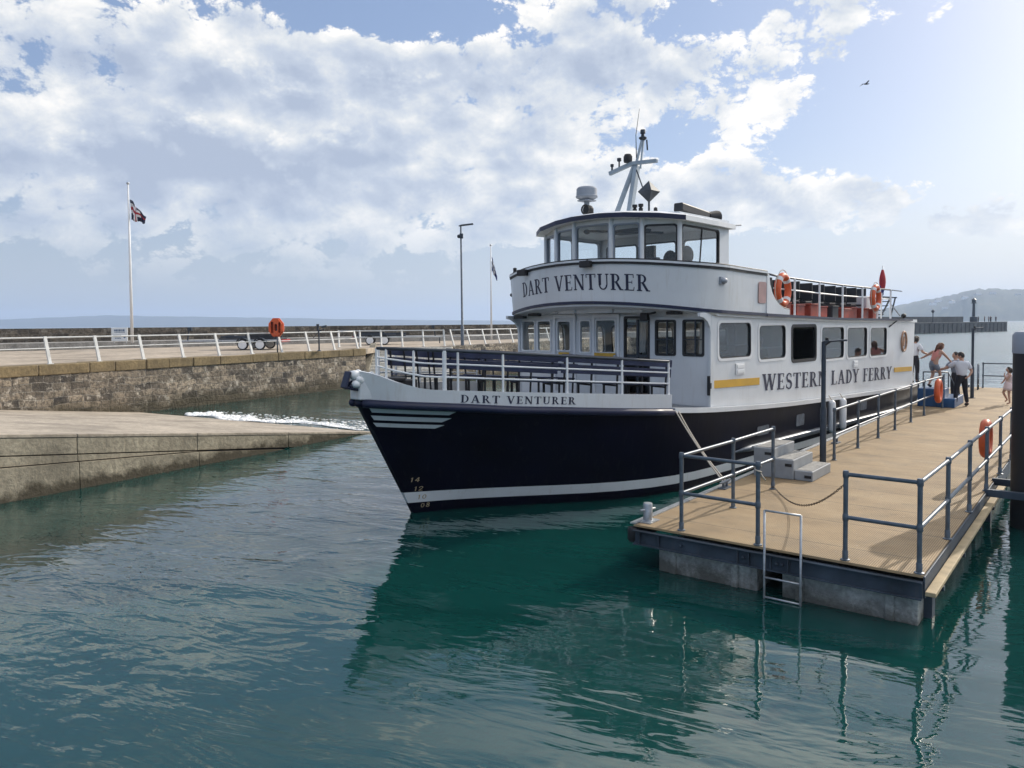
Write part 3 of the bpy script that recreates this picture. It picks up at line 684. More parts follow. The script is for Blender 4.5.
# breaking ripple where the water runs up the slipway
mb = MB(); rnd = random.Random(3); Fa, Fb = atz(188, 413.5, .05), atz(366, 429, .02)
for i in range(1500):
    t = rnd.random() ** 1.15; wd = (.55 * (1 - t) + .12) * (.6 + .4 * sin(t * 25)) * min(1, t * 9 + .15)
    p = Fa.lerp(Fb, t) + V((-.3 * sin(t * 7) * .6, .25 * sin(t * 11), 0)) + SD * (rnd.random() ** 1.6 - .3) * wd * 2.6
    r = rnd.uniform(.02, .075) * (1.1 - .5 * t)
    mb.ell((p.x, p.y, max(.015, ZE0 - slope * (p - E0).dot(SD)) + r * .2), (r * 1.5, r * 1.2, r * (.45 + .5 * (rnd.random() < .2))), 7, 5)
for i in range(700):
    t = rnd.random() ** .9; p = Fa.lerp(Fb, t) + SD * (rnd.random() ** 2 * 1.4 + .1) - SN * rnd.uniform(-.3, .3); r = rnd.uniform(.008, .03)
    mb.ell((p.x, p.y, max(.012, ZE0 - slope * (p - E0).dot(SD))), (r * 2.2, r * 1.6, r * .5), 6, 4)
tag(mb.build('foam', paint('white_foam', (.92, .92, .90), .8, var=.08), smooth=True), 'white foam where a small wave breaks up the slipway', kind='stuff')

# quay railings: each run is one thing, every leaning post a part
def quay_rail(ptsz, label, lean):
    e = empty('quay_railing', ptsz[0], 0, label, 'railing', 'white railings along the quay')
    top, mid = [], []
    for p in ptsz:
        mb = MB(); q = p + lean * .30 + V((0, 0, 1.02)); mb.bar(p - V((0, 0, .02)), q, .06, .12, up=QD)
        mb.box(p + V((0, 0, .015)), (.2, .14, .03), rz=atan2(QD.y, QD.x))
        wparent(mb.build('post', M['railwhite'], bev=.008), e); top.append(q - V((0, 0, .04))); mid.append(p + lean * .17 + V((0, 0, .58)))
    wparent(MB().tube(top, .032, 8).build('top_rail', M['railwhite'], smooth=True), e)
    wparent(MB().tube(mid, .024, 8).build('mid_rail', M['railwhite'], smooth=True), e)
lean = -QN
quay_rail([Q(t, -.35, ZQ) for t in [-9.42 + 1.90 * k for k in range(15)]], 'long white railing with leaning posts on the stone wall, left of the pale steps', lean)
quay_rail([V((-10.5 + 1.28 * k, 46.2 + .04 * k, ZQ)) for k in range(6)], 'short white railing across the head of the pale steps, behind the ferry bow', V((-.3, .95, 0)))
quay_rail([V((-3.4, 47.2, ZQ)) + QD * (1.9 * k) + V((-.2, .1, 0)) for k in range(9)], 'white railing on the far dark stone wall, from the street lamp to the ferry cabin', lean)

# ------------------------------------------------------------------ things on the quay
def flagpole(px, ytop, ybase, D, z0, label, flagmats, flaglen, drop):
    b = atd(px, ybase, D); b.z = z0; topz = atd(px, ytop, D).z
    e = empty('flagpole', b, 0, label, 'flagpole')
    wparent(MB().tube([b, b + V((0, 0, (topz - z0) * .5)), V((b.x, b.y, topz))], [.085, .07, .045], 10).build('pole', M['white_clean'], smooth=True), e)
    wparent(MB().ell((b.x, b.y, topz + .07), (.09, .09, .08), 10, 6).build('finial', M['galv'], smooth=True), e)
    mb = MB(); rows = []
    N = 14
    for i in range(N + 1):
        t = i / N; row = []
        for j in range(7):
            s_ = j / 6
            x = flaglen * (t * .75); z = topz - .85 - drop * t ** 1.0 - s_ * (1.15 - .75 * t)
            y = .12 * sin(t * 9 + s_ * 2) + .05 * sin(t * 21)
            row.append(V((b.x + .09 + x, b.y + y, z + .05 * sin(t * 13))))
        rows.append(row)
    mb.grid(rows)
    for i in range(N):
        for j in range(6):
            k = i * 6 + j
            mb.m[k] = (1 if j == 2 or i == 5 else (2 if j in (1, 3) and i < 9 or i in (4, 6) else 0))
    o = mb.build('flag', flagmats, smooth=True, recalc=False); so = o.modifiers.new('cloth', 'SOLIDIFY'); so.thickness = .012
    wparent(o, e)
flagpole(132.3, 184.5, 342, 44, 2.55, 'tall white flagpole beside the notice board with a torn red white and blue flag', [M['navy_trim'], M['red'], M['whitecloth']], 1.15, 1.0)
flagpole(491.5, 246, 341, 62, ZQ, 'thin distant flagpole with a limp dark flag right of the street lamp', [M['bluecloth'], M['navy_trim'], M['whitecloth']], .55, 1.6)
# street lamp
b = atd(462.5, 346, 47.5); b.z = ZQ; tz = atd(460, 226, 47.5).z
e = empty('street_lamp', b, 0, 'tall grey street lamp with a flat head at the quay edge', 'street lamp')
wparent(MB().tube([b, b + V((0, 0, 1.2)), b + V((0, 0, 1.25)), V((b.x - .03, b.y, tz))], [.11, .11, .075, .05], 10).build('column', M['galv_dark'], smooth=True, auto=40), e)
mb = MB(); mb.bar((b.x - .05, b.y, tz + .03), (b.x + .75, b.y, tz + .12), .26, .09); mb.bar((b.x - .16, b.y, tz), (b.x + .1, b.y, tz + .04), .08, .08)
wparent(mb.build('lamp_head', M['darkmetal'], bev=.03), e)
mb = MB(); mb.box((b.x, b.y, tz - .62), (.22, .22, .3)); mb.ell((b.x - .16, b.y - .1, tz - .65), (.1, .1, .12), 8, 6); wparent(mb.build('junction_box', M['darkmetal'], bev=.02), e)
# notice board
c = atd(119.5, 334.3, 45.0)
e = empty('notice_board', c, 0, 'white notice board with blue printing in front of the dark parapet', 'sign')
fn = radians(-8); Rz = Matrix.Rotation(fn, 3, 'Z')
wparent(MB().box(c, (1.04, .04, .80), rz=fn).build('board', M['signwhite'], bev=.01), e)
mb = MB(); rnd = random.Random(8)
for (z, x0, x1, h) in ((.24, -.32, .30, .10), (.13, -.30, .28, .05), (-.06, -.38, .12, .045), (-.15, -.30, .10, .05), (-.24, -.28, .08, .045)):
    x = x0
    while x < x1:
        L = rnd.uniform(.04, .11); mb.box(c + Rz @ V((x + L / 2, -.024, z)), (L, .006, h), rz=fn); x += L + .025
mb.lathe(c + Rz @ V((.34, -.022, -.17)), [(.065, 0), (.065, .006)], 14, ax=Rz @ V((0, -1, 0)))
wparent(mb.build('printing', M['signblue']), e)
mb = MB()
for x in (-.4, .4): mb.tube([c + Rz @ V((x, .045, .3)), V(((c + Rz @ V((x, .045, 0))).x, (c + Rz @ V((x, .045, 0))).y, 2.5))], .03, 8)
wparent(mb.build('leg', M['galv']), e)
# orange lifebuoy housing on its post
c = atd(276, 327.5, 37.5); zb = ZQ
e = empty('lifebuoy_housing', (c.x, c.y, zb), 0, 'orange eight-sided lifebuoy housing on a thin post by the quay railing', 'lifebuoy housing')
mb = MB(); oct_ = [(.40 * cos(radians(22.5 + 45 * k)) * (1 if True else 1), .50 * sin(radians(22.5 + 45 * k))) for k in range(8)]
for (w0, sc) in ((0, 1.0), (-.10, .88)):
    mb.panel([(u * sc, v * sc) for u, v in oct_], [rrect(-.23, -.30, -.09, .28, .05), rrect(-.05, -.18, .09, .16, .05), rrect(.14, -.28, .25, .26, .05)] if True else [], lambda u, v, w: c + V((u, w0 + w, v)), .12)
mb.panel([(u * .9, v * .9) for u, v in oct_], [], lambda u, v, w: c + V((u, .14 + w, v)), .02)
wparent(mb.build('housing', M['orange'], bev=.02), e)
wparent(MB().tube([V((c.x + .02, c.y + .1, zb - .3)), V((c.x + .02, c.y + .1, c.z + .2))], .035, 8).build('post', M['railpaint'], smooth=True), e)
# viewing telescope
c = atd(319, 340, 39.5); c.z = ZQ
e = empty('telescope', c, 0, 'dark mounted viewing device with two heads on a thin post behind the quay railing', 'telescope')
zt = atd(319, 326, 39.5).z
mb = MB(); mb.tube([c, V((c.x, c.y, zt - .25))], [.045, .03], 8); mb.lathe(c, [(.12, 0), (.10, .04), (.04, .07)], 12); wparent(mb.build('post', M['darkmetal'], smooth=True, auto=40), e)
mb = MB(); mb.bar((c.x - .06, c.y, zt - .26), (c.x + .30, c.y, zt - .18), .05, .06); mb.tube([(c.x - .05, c.y, zt - .24), (c.x - .05, c.y, zt + .10)], [.05, .08], 8); mb.bar((c.x + .14, c.y, zt - .06), (c.x + .42, c.y, zt - .01), .12, .11); mb.bar((c.x - .30, c.y, zt - .62), (c.x - .02, c.y, zt - .28), .03, .03)
wparent(mb.build('head', M['darkmetal'], bev=.015), e)
# boat trailers
def trailer(P, rz, label):
    e = empty('boat_trailer', P, rz, label, 'trailer', 'boat trailers parked on the quay')
    f = MB()
    for y in (-.75, .75): f.bar((-2.4, y, .52), (1.7, y, .52), .08, .12); f.bar((1.7, y, .52), (3.4, 0, .50), .07, .1)
    for x in (-2.35, -1.2, 0, 1.2): f.bar((x, -.75, .5), (x, .75, .5), .06, .08)
    f.bar((-.4, -.95, .33), (-.4, .95, .33), .06, .06); f.bar((-1.35, -.95, .33), (-1.35, .95, .33), .06, .06)
    f.build('frame', M['galv'], e, bev=.01)
    k = MB()
    for y in (-.4, .4): k.bar((-2.2, y, .7), (1.0, y, .74), .12, .1)
    k.bar((3.0, 0, .5), (2.9, 0, 1.15), .07, .07); k.box((2.85, 0, 1.2), (.22, .16, .2)); k.tube([(3.3, .1, .5), (3.3, .1, .04)], .035, 8)
    k.build('bunk_rails', M['darkmetal'], e, bev=.01)
    for x in (-.4, -1.35):
        for y in (-1.0, 1.0):
            w = MB(); w.lathe((x, y - .1, .31), [(.17, 0), (.28, .0), (.30, .05), (.30, .15), (.28, .2), (.17, .2)], 20, ax=(0, 1, 0)); wo = w.build('wheel', M['black'], e, smooth=True, auto=40)
            h = MB(); h.lathe((x, y - .11, .31), [(.05, 0), (.235, .01), (.235, .21), (.05, .22)], 16, ax=(0, 1, 0)); h.build('rim', M['white_clean'], wo, smooth=True, auto=40)
            g = MB(); pr = [(x + .38 * cos(radians(a)), .31 + .38 * sin(radians(a))) for a in range(10, 171, 16)]
            g.grid([[V((u, y - .13, v)) for u, v in pr], [V((u, y + .13, v)) for u, v in pr], [V((x + (u - x) * .95, y + .13, .31 + (v - .31) * .95)) for u, v in pr], [V((x + (u - x) * .95, y - .13, .31 + (v - .31) * .95)) for u, v in pr]]); g.build('mudguard', M['darkmetal'], e)
    bd_ = MB(); bd_.box((-.7, 0, .62), (3.4, 1.5, .10)); bd_.box((-1.2, .1, .78), (1.6, .9, .22)); bd_.box((.6, -.2, .74), (.5, .6, .16)); bd_.build('bed', M['seatblack'], e, bev=.02)
    t = MB(); t.bar((-2.5, -.9, .5), (-2.5, .9, .5), .05, .14); t.build('light_board', M['red'], e)
    return e
p = atz(243, 350, ZQ); trailer((p.x - .3, p.y + .6, ZQ), radians(182), 'flat boat trailer with white wheel rims, left of the orange lifebuoy housing')
p = atz(382, 341, ZQ + .3); trailer((-8.2, 51.5, ZQ), radians(8), 'flat boat trailer parked behind the railing at the head of the pale steps')

# ------------------------------------------------------------------ pontoon
PO = V((1.72, 10.75, 0)); PU = V((.62, .7846, 0)).normalized(); PAZ = atan2(PU.y, PU.x)
ZD, PW, PL = .62, 3.69, 28.2
pon = empty('pontoon', PO, PAZ, 'floating landing pontoon with a tan grating deck on concrete floats', 'pontoon')
# local frame: x along the pontoon, y = -v (v runs from the ferry side to the right-hand side); builders flip y
def pb(): return MB(flip=True)
def PW_(u, v, z=ZD): return PO + PU * u + V((PU.y, -PU.x, 0)) * v + V((0, 0, z))
mb = pb(); mb.box((PL / 2, PW / 2, ZD - .015), (PL, PW, .03)); mb.build('deck', M['grating'], pon)
mb = pb()
def channel(mb, a, b, out):
    a, b, out = V(a), V(b), V(out)
    mb.bar(a + out * .0 + V((0, 0, -.165)), b + out * .0 + V((0, 0, -.165)), .03, .20)
    for z in (-.072, -.262): mb.bar(a + out * .03 + V((0, 0, z)), b + out * .03 + V((0, 0, z)), .07, .018)
channel(mb, (-.016, .02, ZD), (-.016, PW, ZD), (-1, 0, 0))
for v in (.12, .42, 1.55, 1.70, 1.98, 2.2): mb.box((-.045, v, ZD - .165), (.05, .02, .18))
for v in (.75, 1.62, 2.05, 2.12): mb.lathe((-.03, v, ZD - .17), [(.022, 0), (.022, .03), (.01, .035)], 8, ax=(-1, 0, 0))
channel(mb, (0, -.016, ZD), (PL, -.016, ZD), (0, -1, 0)); mb.bar((0, PW + .012, ZD - .14), (PL, PW + .012, ZD - .14), .02, .25)
mb.build('edge_channel', M['fascia'], pon, bev=.004)
mb = pb(); mb.bar((.0, -.015, ZD + .008), (PL, -.015, ZD + .008), .09, .02); mb.build('edge_trim', M['galv'], pon)
for k in range(6):
    u0 = .09 + k * 4.7
    for v0, v1 in ((.35, 1.76), (2.08, PW - .06)):
        mb = pb(); mb.box((u0 + 2.1, (v0 + v1) / 2, .03), (4.2, v1 - v0, .62))
        for vv in (v0 + .22, v1 - .3): mb.box((u0 - .012, vv, .12), (.03, .10, .42))
        mb.build('float', M['conc_float'], pon, bev=.025)
for k in range(5):
    mb = pb(); mb.box((.5 + k * 5.4, PW - .12, .12), (.18, .3, .5)); mb.build('bearer', M['fascia'], pon)
mb = pb(); mb.lathe((.02, -.02, ZD - .25), [(.06, 0), (.08, .03), (.08, .17), (.06, .2)], 16); mb.build('corner_fender', M['black'], pon, smooth=True, auto=40)
mb = pb(); mb.bar((-.05, PW + .085, ZD - .19), (7.2, PW + .085, ZD - .19), .11, .05); mb.build('rubbing_plank', M['plank'], pon, bev=.008)
for k in range(5):
    mb = pb(); mb.bar((.5 + k * 1.6, PW, ZD - .26), (.5 + k * 1.6, PW + .14, ZD - .26), .07, .05); mb.build('plank_bracket', M['fascia'], pon)
# handrails
def handrail(posts, label, h=1.04, mat='railpaint', extra=None, group='handrails on the pontoon'):
    e = empty('handrail', PW_(*posts[0]), 0, label, 'handrail', group)
    P = [PW_(u, v) for u, v in posts]
    for p in P:
        mb = MB(); mb.tube([p, p + V((0, 0, h))], .028, 10); mb.lathe(p, [(.055, 0), (.055, .012), (.034, .02), (.034, .11), (.03, .12)], 12)
        for z in (h * .5, h): mb.lathe(p + V((0, 0, z - .045)), [(.030, 0), (.036, .015), (.036, .065), (.030, .09)], 12)
        wparent(mb.build('post', M[mat], smooth=True, auto=45), e)
    for z, nm in ((h, 'top_rail'), (h * .5, 'mid_rail')):
        wparent(MB().tube([p + V((0, 0, z)) for p in P], .025, 10).build(nm, M[mat], smooth=True, auto=45), e)
    return e
handrail([(.05, 1.78), (.10, .69), (1.75, .76), (3.42, .79)], 'L-shaped handrail at the front corner of the pontoon nearest the bow mooring line')
handrail([(.07, 2.84), (.06, 3.64)] + [(1.79 * k, 3.645 + .018 * k) for k in range(1, 7)], 'handrail around the nearest right-hand corner of the pontoon carrying an orange lifebuoy')
handrail([(6.86, .85), (8.72, .85), (10.57, .86), (12.3, .88), (14.2, .9), (16.1, .9), (18.6, 1.0)], 'handrail along the ferry side of the pontoon from the green post to the boarding steps')
handrail([(27.8, 1.08), (27.9, 2.3), (27.9, 3.6)], 'handrail across the far end of the pontoon beyond the child')
e = empty('gate_post', PW_(26.6, 1.03), 0, 'narrow barred gate at the far end of the pontoon', 'gate')
p = PW_(26.6, 1.03); q = p + V((.25, .35, 0)); mb = MB()
for a in (p, q): mb.tube([a, a + V((0, 0, 1.06))], .025, 8)
for z in (.2, .45, .7, 1.03): mb.tube([p + V((0, 0, z)), q + V((0, 0, z))], .018, 8)
wparent(mb.build('frame', M['railpaint'], smooth=True), e)
# boarding ladder over the front edge
e = empty('ladder', PW_(-.1, 2.14), 0, 'thin grey boarding ladder hooked over the front edge of the pontoon', 'ladder')
for v in (1.92, 2.37):
    mb = MB(); mb.tube([PW_(-.10, v, -.5), PW_(-.10, v, ZD + .50)], .016, 8); wparent(mb.build('stile', M['galv'], smooth=True), e)
for z in (ZD + .50, .27, .02, -.25):
    wparent(MB().tube([PW_(-.10, 1.92, z), PW_(-.10, 2.37, z)], .014, 8).build('rung', M['galv'], smooth=True), e)
# bollard, fairlead, cleats
e = empty('bollard', PW_(.27, .08), PAZ, 'grey steel mooring bollard with a cross pin on the front left pontoon corner', 'bollard')
mb = MB(); mb.lathe((0, 0, 0), [(.10, 0), (.10, .015), (.068, .02), (.068, .25), (.06, .265), (.0, .27)], 18); mb.build('drum', M['galv'], e, smooth=True, auto=40)
MB().tube([(-.13, .05, .17), (.13, -.05, .17)], .016, 8).build('cross_pin', M['galv'], e, smooth=True)
MB().box((0, 0, .006), (.3, .24, .012)).build('base_plate', M['galv'], e)
def cleat(u, v, label, group=None):
    e = empty('mooring_cleat', PW_(u, v), PAZ, label, 'cleat', group)
    mb = MB(); mb.box((0, 0, .01), (.3, .14, .02)); mb.tube([(-.07, 0, 0), (-.07, 0, .1)], .025, 8); mb.tube([(.07, 0, 0), (.07, 0, .1)], .025, 8); mb.tube([(-.22, 0, .12), (-.1, 0, .11), (.1, 0, .11), (.22, 0, .12)], [.015, .028, .028, .015], 8)
    mb.build('horns', M['galv_dark'], e, smooth=True, auto=40)
cleat(3.02, .10, 'steel mooring cleat on the pontoon edge holding the two mooring ropes')
cleat(9.2, .25, 'small dark mooring cleat on the pontoon beside the green post')
cleat(27.95, .55, 'small mooring cleat at the far end of the pontoon')
# mooring ropes are tied between ferry gate and cleat (built after the ferry)
# moulded steps
e = empty('boarding_steps', PW_(4.35, .1), PAZ, 'grey moulded three-tread boarding steps beside the green post', 'steps')
def stp(v0, v1, h, u0, u1, name):
    mb = MB(flip=True); mb.box(((u0 + u1) / 2, (v0 + v1) / 2 - .1, h / 2), (u1 - u0, v1 - v0, h)); o = mb.build(name, M['greystep'], e, bev=.015)
    t = MB(flip=True); t.box(((u0 + u1) / 2, (v0 + v1) / 2 - .1, h + .003), (u1 - u0 - .08, v1 - v0 - .06, .008)); t.build('anti_slip_pad', M['conc_grey'], o)
    t = MB(flip=True); t.box((u0 - .003, (v0 + v1) / 2 - .02, h - .10), (.012, .12, .05)); t.build('hand_hole', M['black'], o)
stp(.10, .48, .54, 0, 1.15, 'step'); stp(.485, .83, .36, .02, 1.15, 'step'); stp(.835, 1.16, .18, .04, 1.15, 'step')
# low lamp posts on the pontoon
def low_lamp(u, v, h, label, ang):
    e = empty('lamp_post', PW_(u, v), 0, label, 'lamp post', 'low lamp posts on the pontoon'); p = PW_(u, v)
    mb = MB(); mb.lathe(p, [(.11, 0), (.11, .02), (.062, .025), (.062, 1.12), (.045, 1.16), (.045, h)], 14); wparent(mb.build('column', M['darkmetal'], smooth=True, auto=40), e)
    d = V((cos(ang), sin(ang), 0)); t = p + V((0, 0, h))
    mb = MB(); mb.tube([t - V((0, 0, .05)), t + d * .10 + V((0, 0, .02))], .05, 10); mb.bar(t - d * .02, t + d * .44 + V((0, 0, .03)), .10, .035); wparent(mb.build('lamp_arm', M['darkmetal'], bev=.01), e)
    wparent(MB().lathe(t + d * .06 + V((0, 0, .02)), [(.035, 0), (.035, .06), (.0, .07)], 10).build('sensor', M['black'], smooth=True, auto=40), e)
low_lamp(6.29, .79, 2.46, 'dark green lamp post beside the grey steps near the ferry windows', radians(-5))
low_lamp(22.8, 1.31, 2.55, 'dark lamp post farther along the pontoon behind the man in black trousers', radians(10))
# chain barrier
a, b = PW_(3.42, .79, ZD + .06), PW_(.07, 2.83, ZD + .92); mb = MB(); N = 60
pts = []
for i in range(N + 1):
    t = i / N; p = a.lerp(b, t); p.z = max(ZD + .02, a.z + (b.z - a.z) * t ** 1.9 - .10 * sin(pi * t)); pts.append(p)
for i in range(N):
    m_ = (pts[i] + pts[i + 1]) / 2; d = (pts[i + 1] - pts[i]).normalized(); up = V((0, 0, 1)) if i % 2 else d.cross(V((0, 0, 1)))
    n_ = d.cross(up).normalized(); L = (pts[i+1] - pts[i]).length * .62; x_ = n_.cross(d).normalized()
    mb.tube([m_ + d * L * cos(2*pi*k/8) + x_ * .013 * sin(2*pi*k/8) for k in range(8)], .0045, 5, closed=True)
tag(mb.build('chain', M['chain'], smooth=True), 'rusty slack chain hung across the open front of the pontoon', 'chain')
# loose lashing rope on the corner rail joint
p = PW_(.05, 1.78, ZD + 1.02); mb = MB(); mb.tube([p + V((.04 * cos(a / 3), .04 * sin(a / 3), -.004 * a)) for a in range(22)] + [p + V((.06, -.02, -.14)), p + V((.09, -.02, -.18))], .009, 6)
tag(mb.build('lashing', M['rope'], smooth=True), 'short pale lashing tied round the corner post of the front handrail', 'rope')
# mooring pile
pp = V((8.72, 12.66, 0)); e = empty('mooring_pile', pp, 0, 'thick black mooring pile with a pale grey cap beside the pontoon', 'pile')
wparent(MB().tube([pp + V((0, 0, -3)), pp + V((0, 0, 2.95))], .31, 32).build('shaft', M['black'], smooth=True, auto=40), e)
wparent(MB().lathe(pp + V((0, 0, 2.93)), [(.322, 0), (.322, .30), (.28, .36), (0, .40)], 32).build('cap', M['radome'], smooth=True, auto=40), e)
e = empty('pile_guide', PW_(5.7, PW), PAZ, 'dark steel bracket holding the pontoon to the black pile', 'bracket')
g = MB(); g.bar(PW_(5.35, PW - .02, ZD - .02), PW_(5.35, PW + .95, ZD - .02), .10, .12); g.bar(PW_(6.45, PW - .02, ZD - .02), PW_(6.45, PW + .95, ZD - .02), .10, .12); g.bar(PW_(5.3, PW + 1.0, ZD - .02), PW_(6.5, PW + 1.0, ZD - .02), .10, .12)
wparent(g.build('frame', M['fascia'], bev=.006), e)

# ------------------------------------------------------------------ lifebuoys
def lifebuoy(c, ax, label, R=.27, r=.075, sy=1.0, bands=True):
    c = V(c); e = empty('lifebuoy', c, 0, label, 'lifebuoy', 'orange lifebuoys')
    mb = MB(); mb.torus(c, R, r, ax, 32, 12, sy=sy); wparent(mb.build('ring', M['orange'], smooth=True), e)
    if bands:
        z = V(ax).normalized(); a = V((0, 0, 1)); x = z.cross(a).normalized(); y = z.cross(x)
        for k in range(4):
            mb = MB(); pts = [c + x * R * cos(radians(45 + 90*k + d)) + y * R * sy * sin(radians(45 + 90*k + d)) for d in (-9, -3, 3, 9)]; mb.tube(pts, r * 1.05, 12); wparent(mb.build('band', M['whitecloth'], smooth=True, auto=50), e)
        mb = MB(); pts = [c + x * (R + r * (1.15 + .35 * abs(sin(2 * radians(a_))))) * cos(radians(a_ + 45)) + y * (R + r * (1.15 + .35 * abs(sin(2 * radians(a_))))) * sin(radians(a_ + 45)) * sy for a_ in range(0, 360, 8)]; mb.tube(pts, .010, 6, closed=True); wparent(mb.build('grab_line', M['rope'], smooth=True), e)
    return e
PN = V((PU.y, -PU.x, 0))
lifebuoy(PW_(6.3, 3.58, ZD + .76), PN, 'orange lifebuoy hanging on the right-hand pontoon rail near the black pile', .24, .085, 1.1, False)
lifebuoy(PW_(17.35, 1.08, ZD + .66), PN, 'orange lifebuoy hanging on the ferry-side pontoon rail by the boarding steps', .26, .085, 1.15, False)

# ------------------------------------------------------------------ the ferry
def words(txt, width, h, fn, gap):
    adv = lambda t: sum(glyph(c)[1] + gap for c in t)
    tot = adv(txt) - gap; pos = 0
    for wd in txt.split(' '):
        o = pos / tot * width; w = (adv(wd) - gap) / tot * width
        text_mesh(fb(), wd, w, h, lambda u, v, t, o=o: fn(o + u, v, t), gap).build('name_lettering', M['navy_letter'], ferry)
        pos += adv(wd) + glyph(' ')[1] + gap
UB = V((.6888, .7250, 0)).normalized(); NB = V((UB.y, -UB.x, 0)); FO = V((2.49, 18.56, 0))
def FW(s, y, z): return FO + UB * s + NB * y + V((0, 0, z))
ferry = empty('ferry', FO, atan2(UB.y, UB.x), 'navy and white passenger ferry with a wheelhouse on its upper deck, moored beside the pontoon', 'ferry')
# local frame: x = metres aft, y flipped (port, the side we see, is +Y in the numbers below), z above the water
def fb(): return MB(flip=True)
ZS_X, ZS_Z = [-7.52, -7.07, -6.07, -5.27, -4.54, -3.77, -2.85, -1.94, -.6, 3.58, 7.73, 13.65, 15.6], [2.20, 2.16, 2.08, 2.0, 1.95, 1.89, 1.82, 1.75, 1.64, 1.43, 1.32, 1.2, 1.18]
def zs(s): return smo(s, ZS_X, ZS_Z)
BX, BY = [0, .4, .8, 1.3, 2, 2.8, 3.6, 4.5, 5.5, 6.3, 19, 21.5, 23.12], [.10, .55, .88, 1.22, 1.62, 2.0, 2.35, 2.64, 2.82, 2.86, 2.86, 2.72, 2.5]
def bd(s): return smo(s + 7.52, BX, BY)          # half breadth at the rubbing strake
WX, WY = [0, .54, 1.18, 1.84, 2.39, 3.04, 3.66, 4.34, 4.86, 6.3, 7.2, 18, 22], [.03, .28, .66, 1.12, 1.53, 1.98, 2.32, 2.58, 2.70, 2.80, 2.82, 2.80, 2.4]
def bw(s): return smo(s + 6.34, WX, WY)          # half breadth at the waterline
def stem(z): return -6.34 - 1.18 * z / 2.2
def hullpt(t, z):
    """t: 0 at the stem, 1 at the transom; z height"""
    s = stem(z) + (15.6 - stem(z)) * t
    f = max(-.4, min(1, z / zs(s)))
    x = s - stem(z)
    yd = smo(x, BX, BY); yw = smo(x, WX, WY)
    g = max(0, f) ** 1.25
    y = yw + (yd - yw) * g
    if f < 0: y *= 1 + f * .5
    return V((s, y, z))
def hull_y(s, z):
    t = (s - stem(z)) / (15.6 - stem(z)); return hullpt(max(0, t), z).y
ts = [0, .004, .01, .018, .028, .04, .055, .07, .09, .11, .135, .16, .19, .22, .25, .29, .34, .4, .5, .6, .7, .8, .88, .94, 1]
lv = [-.8, -.3, 0, .21, .2101, .42, .4201]
mb = fb()
def zrow(t, j):
    if j < len(lv):
        z = lv[j]
        if 3 <= j <= 6: z = z - .05 * min(1, t / .25) - (.03 * min(1, t / .25) if j in (5, 6) else 0)
        return z
    z0 = lv[-1] - .08 * min(1, t / .25)
    k = (j - len(lv) + 1) / 8
    s = -7.5 + 23.1 * t
    return z0 + (zs(s) - z0) * k
rowsP = [[hullpt(t, zrow(t, j)) for j in range(len(lv) + 8)] for t in ts]
nl = len(rowsP[0])
for side in (1, -1):
    o0 = len(mb.v)
    mb.v += [V((p.x, p.y * side, p.z)) for r in rowsP for p in r]
    for i in range(len(ts) - 1):
        for j in range(nl - 1):
            a, b, c, d = o0 + i*nl + j, o0 + (i+1)*nl + j, o0 + (i+1)*nl + j + 1, o0 + i*nl + j + 1
            mb.f.append((a, b, c, d)); mb.m.append(1 if 4 <= j <= 4 else 0)
n1 = len(rowsP) * nl
for j in range(nl - 1):
    mb.f.append((j, j + 1, n1 + j + 1, n1 + j)); mb.m.append(1 if j == 4 else 0)
    a = (len(ts) - 1) * nl; mb.f.append((a + j, a + j + 1, n1 + a + j + 1, n1 + a + j)); mb.m.append(0)
hull = mb.build('hull', [M['navy'], M['white']], ferry, smooth=True, auto=40)
# decks
mb = fb(); ss = [-7.3 + .4 * i for i in range(58)]
mb.grid([[V((s, -bd(s) + .04, zs(s) + .01)), V((s, bd(s) - .04, zs(s) + .01))] for s in ss if s < 15.6])
mb.build('main_deck', M['greydeck'], ferry, recalc=False)
# rubbing strakes
for side in (1, -1):
    mb = fb(); sl = [-7.5, -7.4, -7.25, -7.05, -6.8, -6.4, -6, -5.5, -5, -4.5, -4, -3.5, -3, -2.5, -1.95]
    mb.tube([V((s, side * (bd(s) + .03), zs(s) - .06)) for s in sl], .072, 12); mb.ell((-7.49, 0, zs(-7.5) - .06), (.05, .12, .072), 12, 8)
    mb.build('rub_rail', M['navy_trim'], ferry, smooth=True)
    mb = fb(); sl = [-1.95 + i * .8 for i in range(22)] + [15.6]
    for a, b in zip(sl, sl[1:]): mb.bar((a, side * (bd(a) + .03), zs(a) - .02), (b, side * (bd(b) + .03), zs(b) - .02), .11, .10)
    mb.build('deck_edge', M['white'], ferry)
    mb = fb(); sl = [.6 + i * .75 for i in range(20)]
    mb.tube([V((s, side * (hull_y(s, .52) + .05), .56 - .004 * s)) for s in sl], [.02] + [.075] * 18 + [.02], 10); mb.build('lower_strake', M['galv_dark'], ferry, smooth=True)
    mb = fb(); mb.tube([V((s, side * (hull_y(s, .52) + .115), .60 - .004 * s)) for s in sl[1:-1]], .02, 8); mb.build('strake_capping', M['galv'], ferry, smooth=True)
    for s, w, h in ((2.1, .62, .22), (4.25, .5, .30), (8.9, .55, .28)):
        mb = fb(); y = hull_y(s, 1.05); yb = hull_y(s, .8)
        mb.panel(rrect(s - w/2, .78, s + w/2, .78 + h, .05), [], lambda u, v, t: V((u, side * (yb + (y - yb) * (v - .8) / .25 + .012 - t), v)), .03)
        mb.build('freeing_port', M['galv_dark'], ferry)
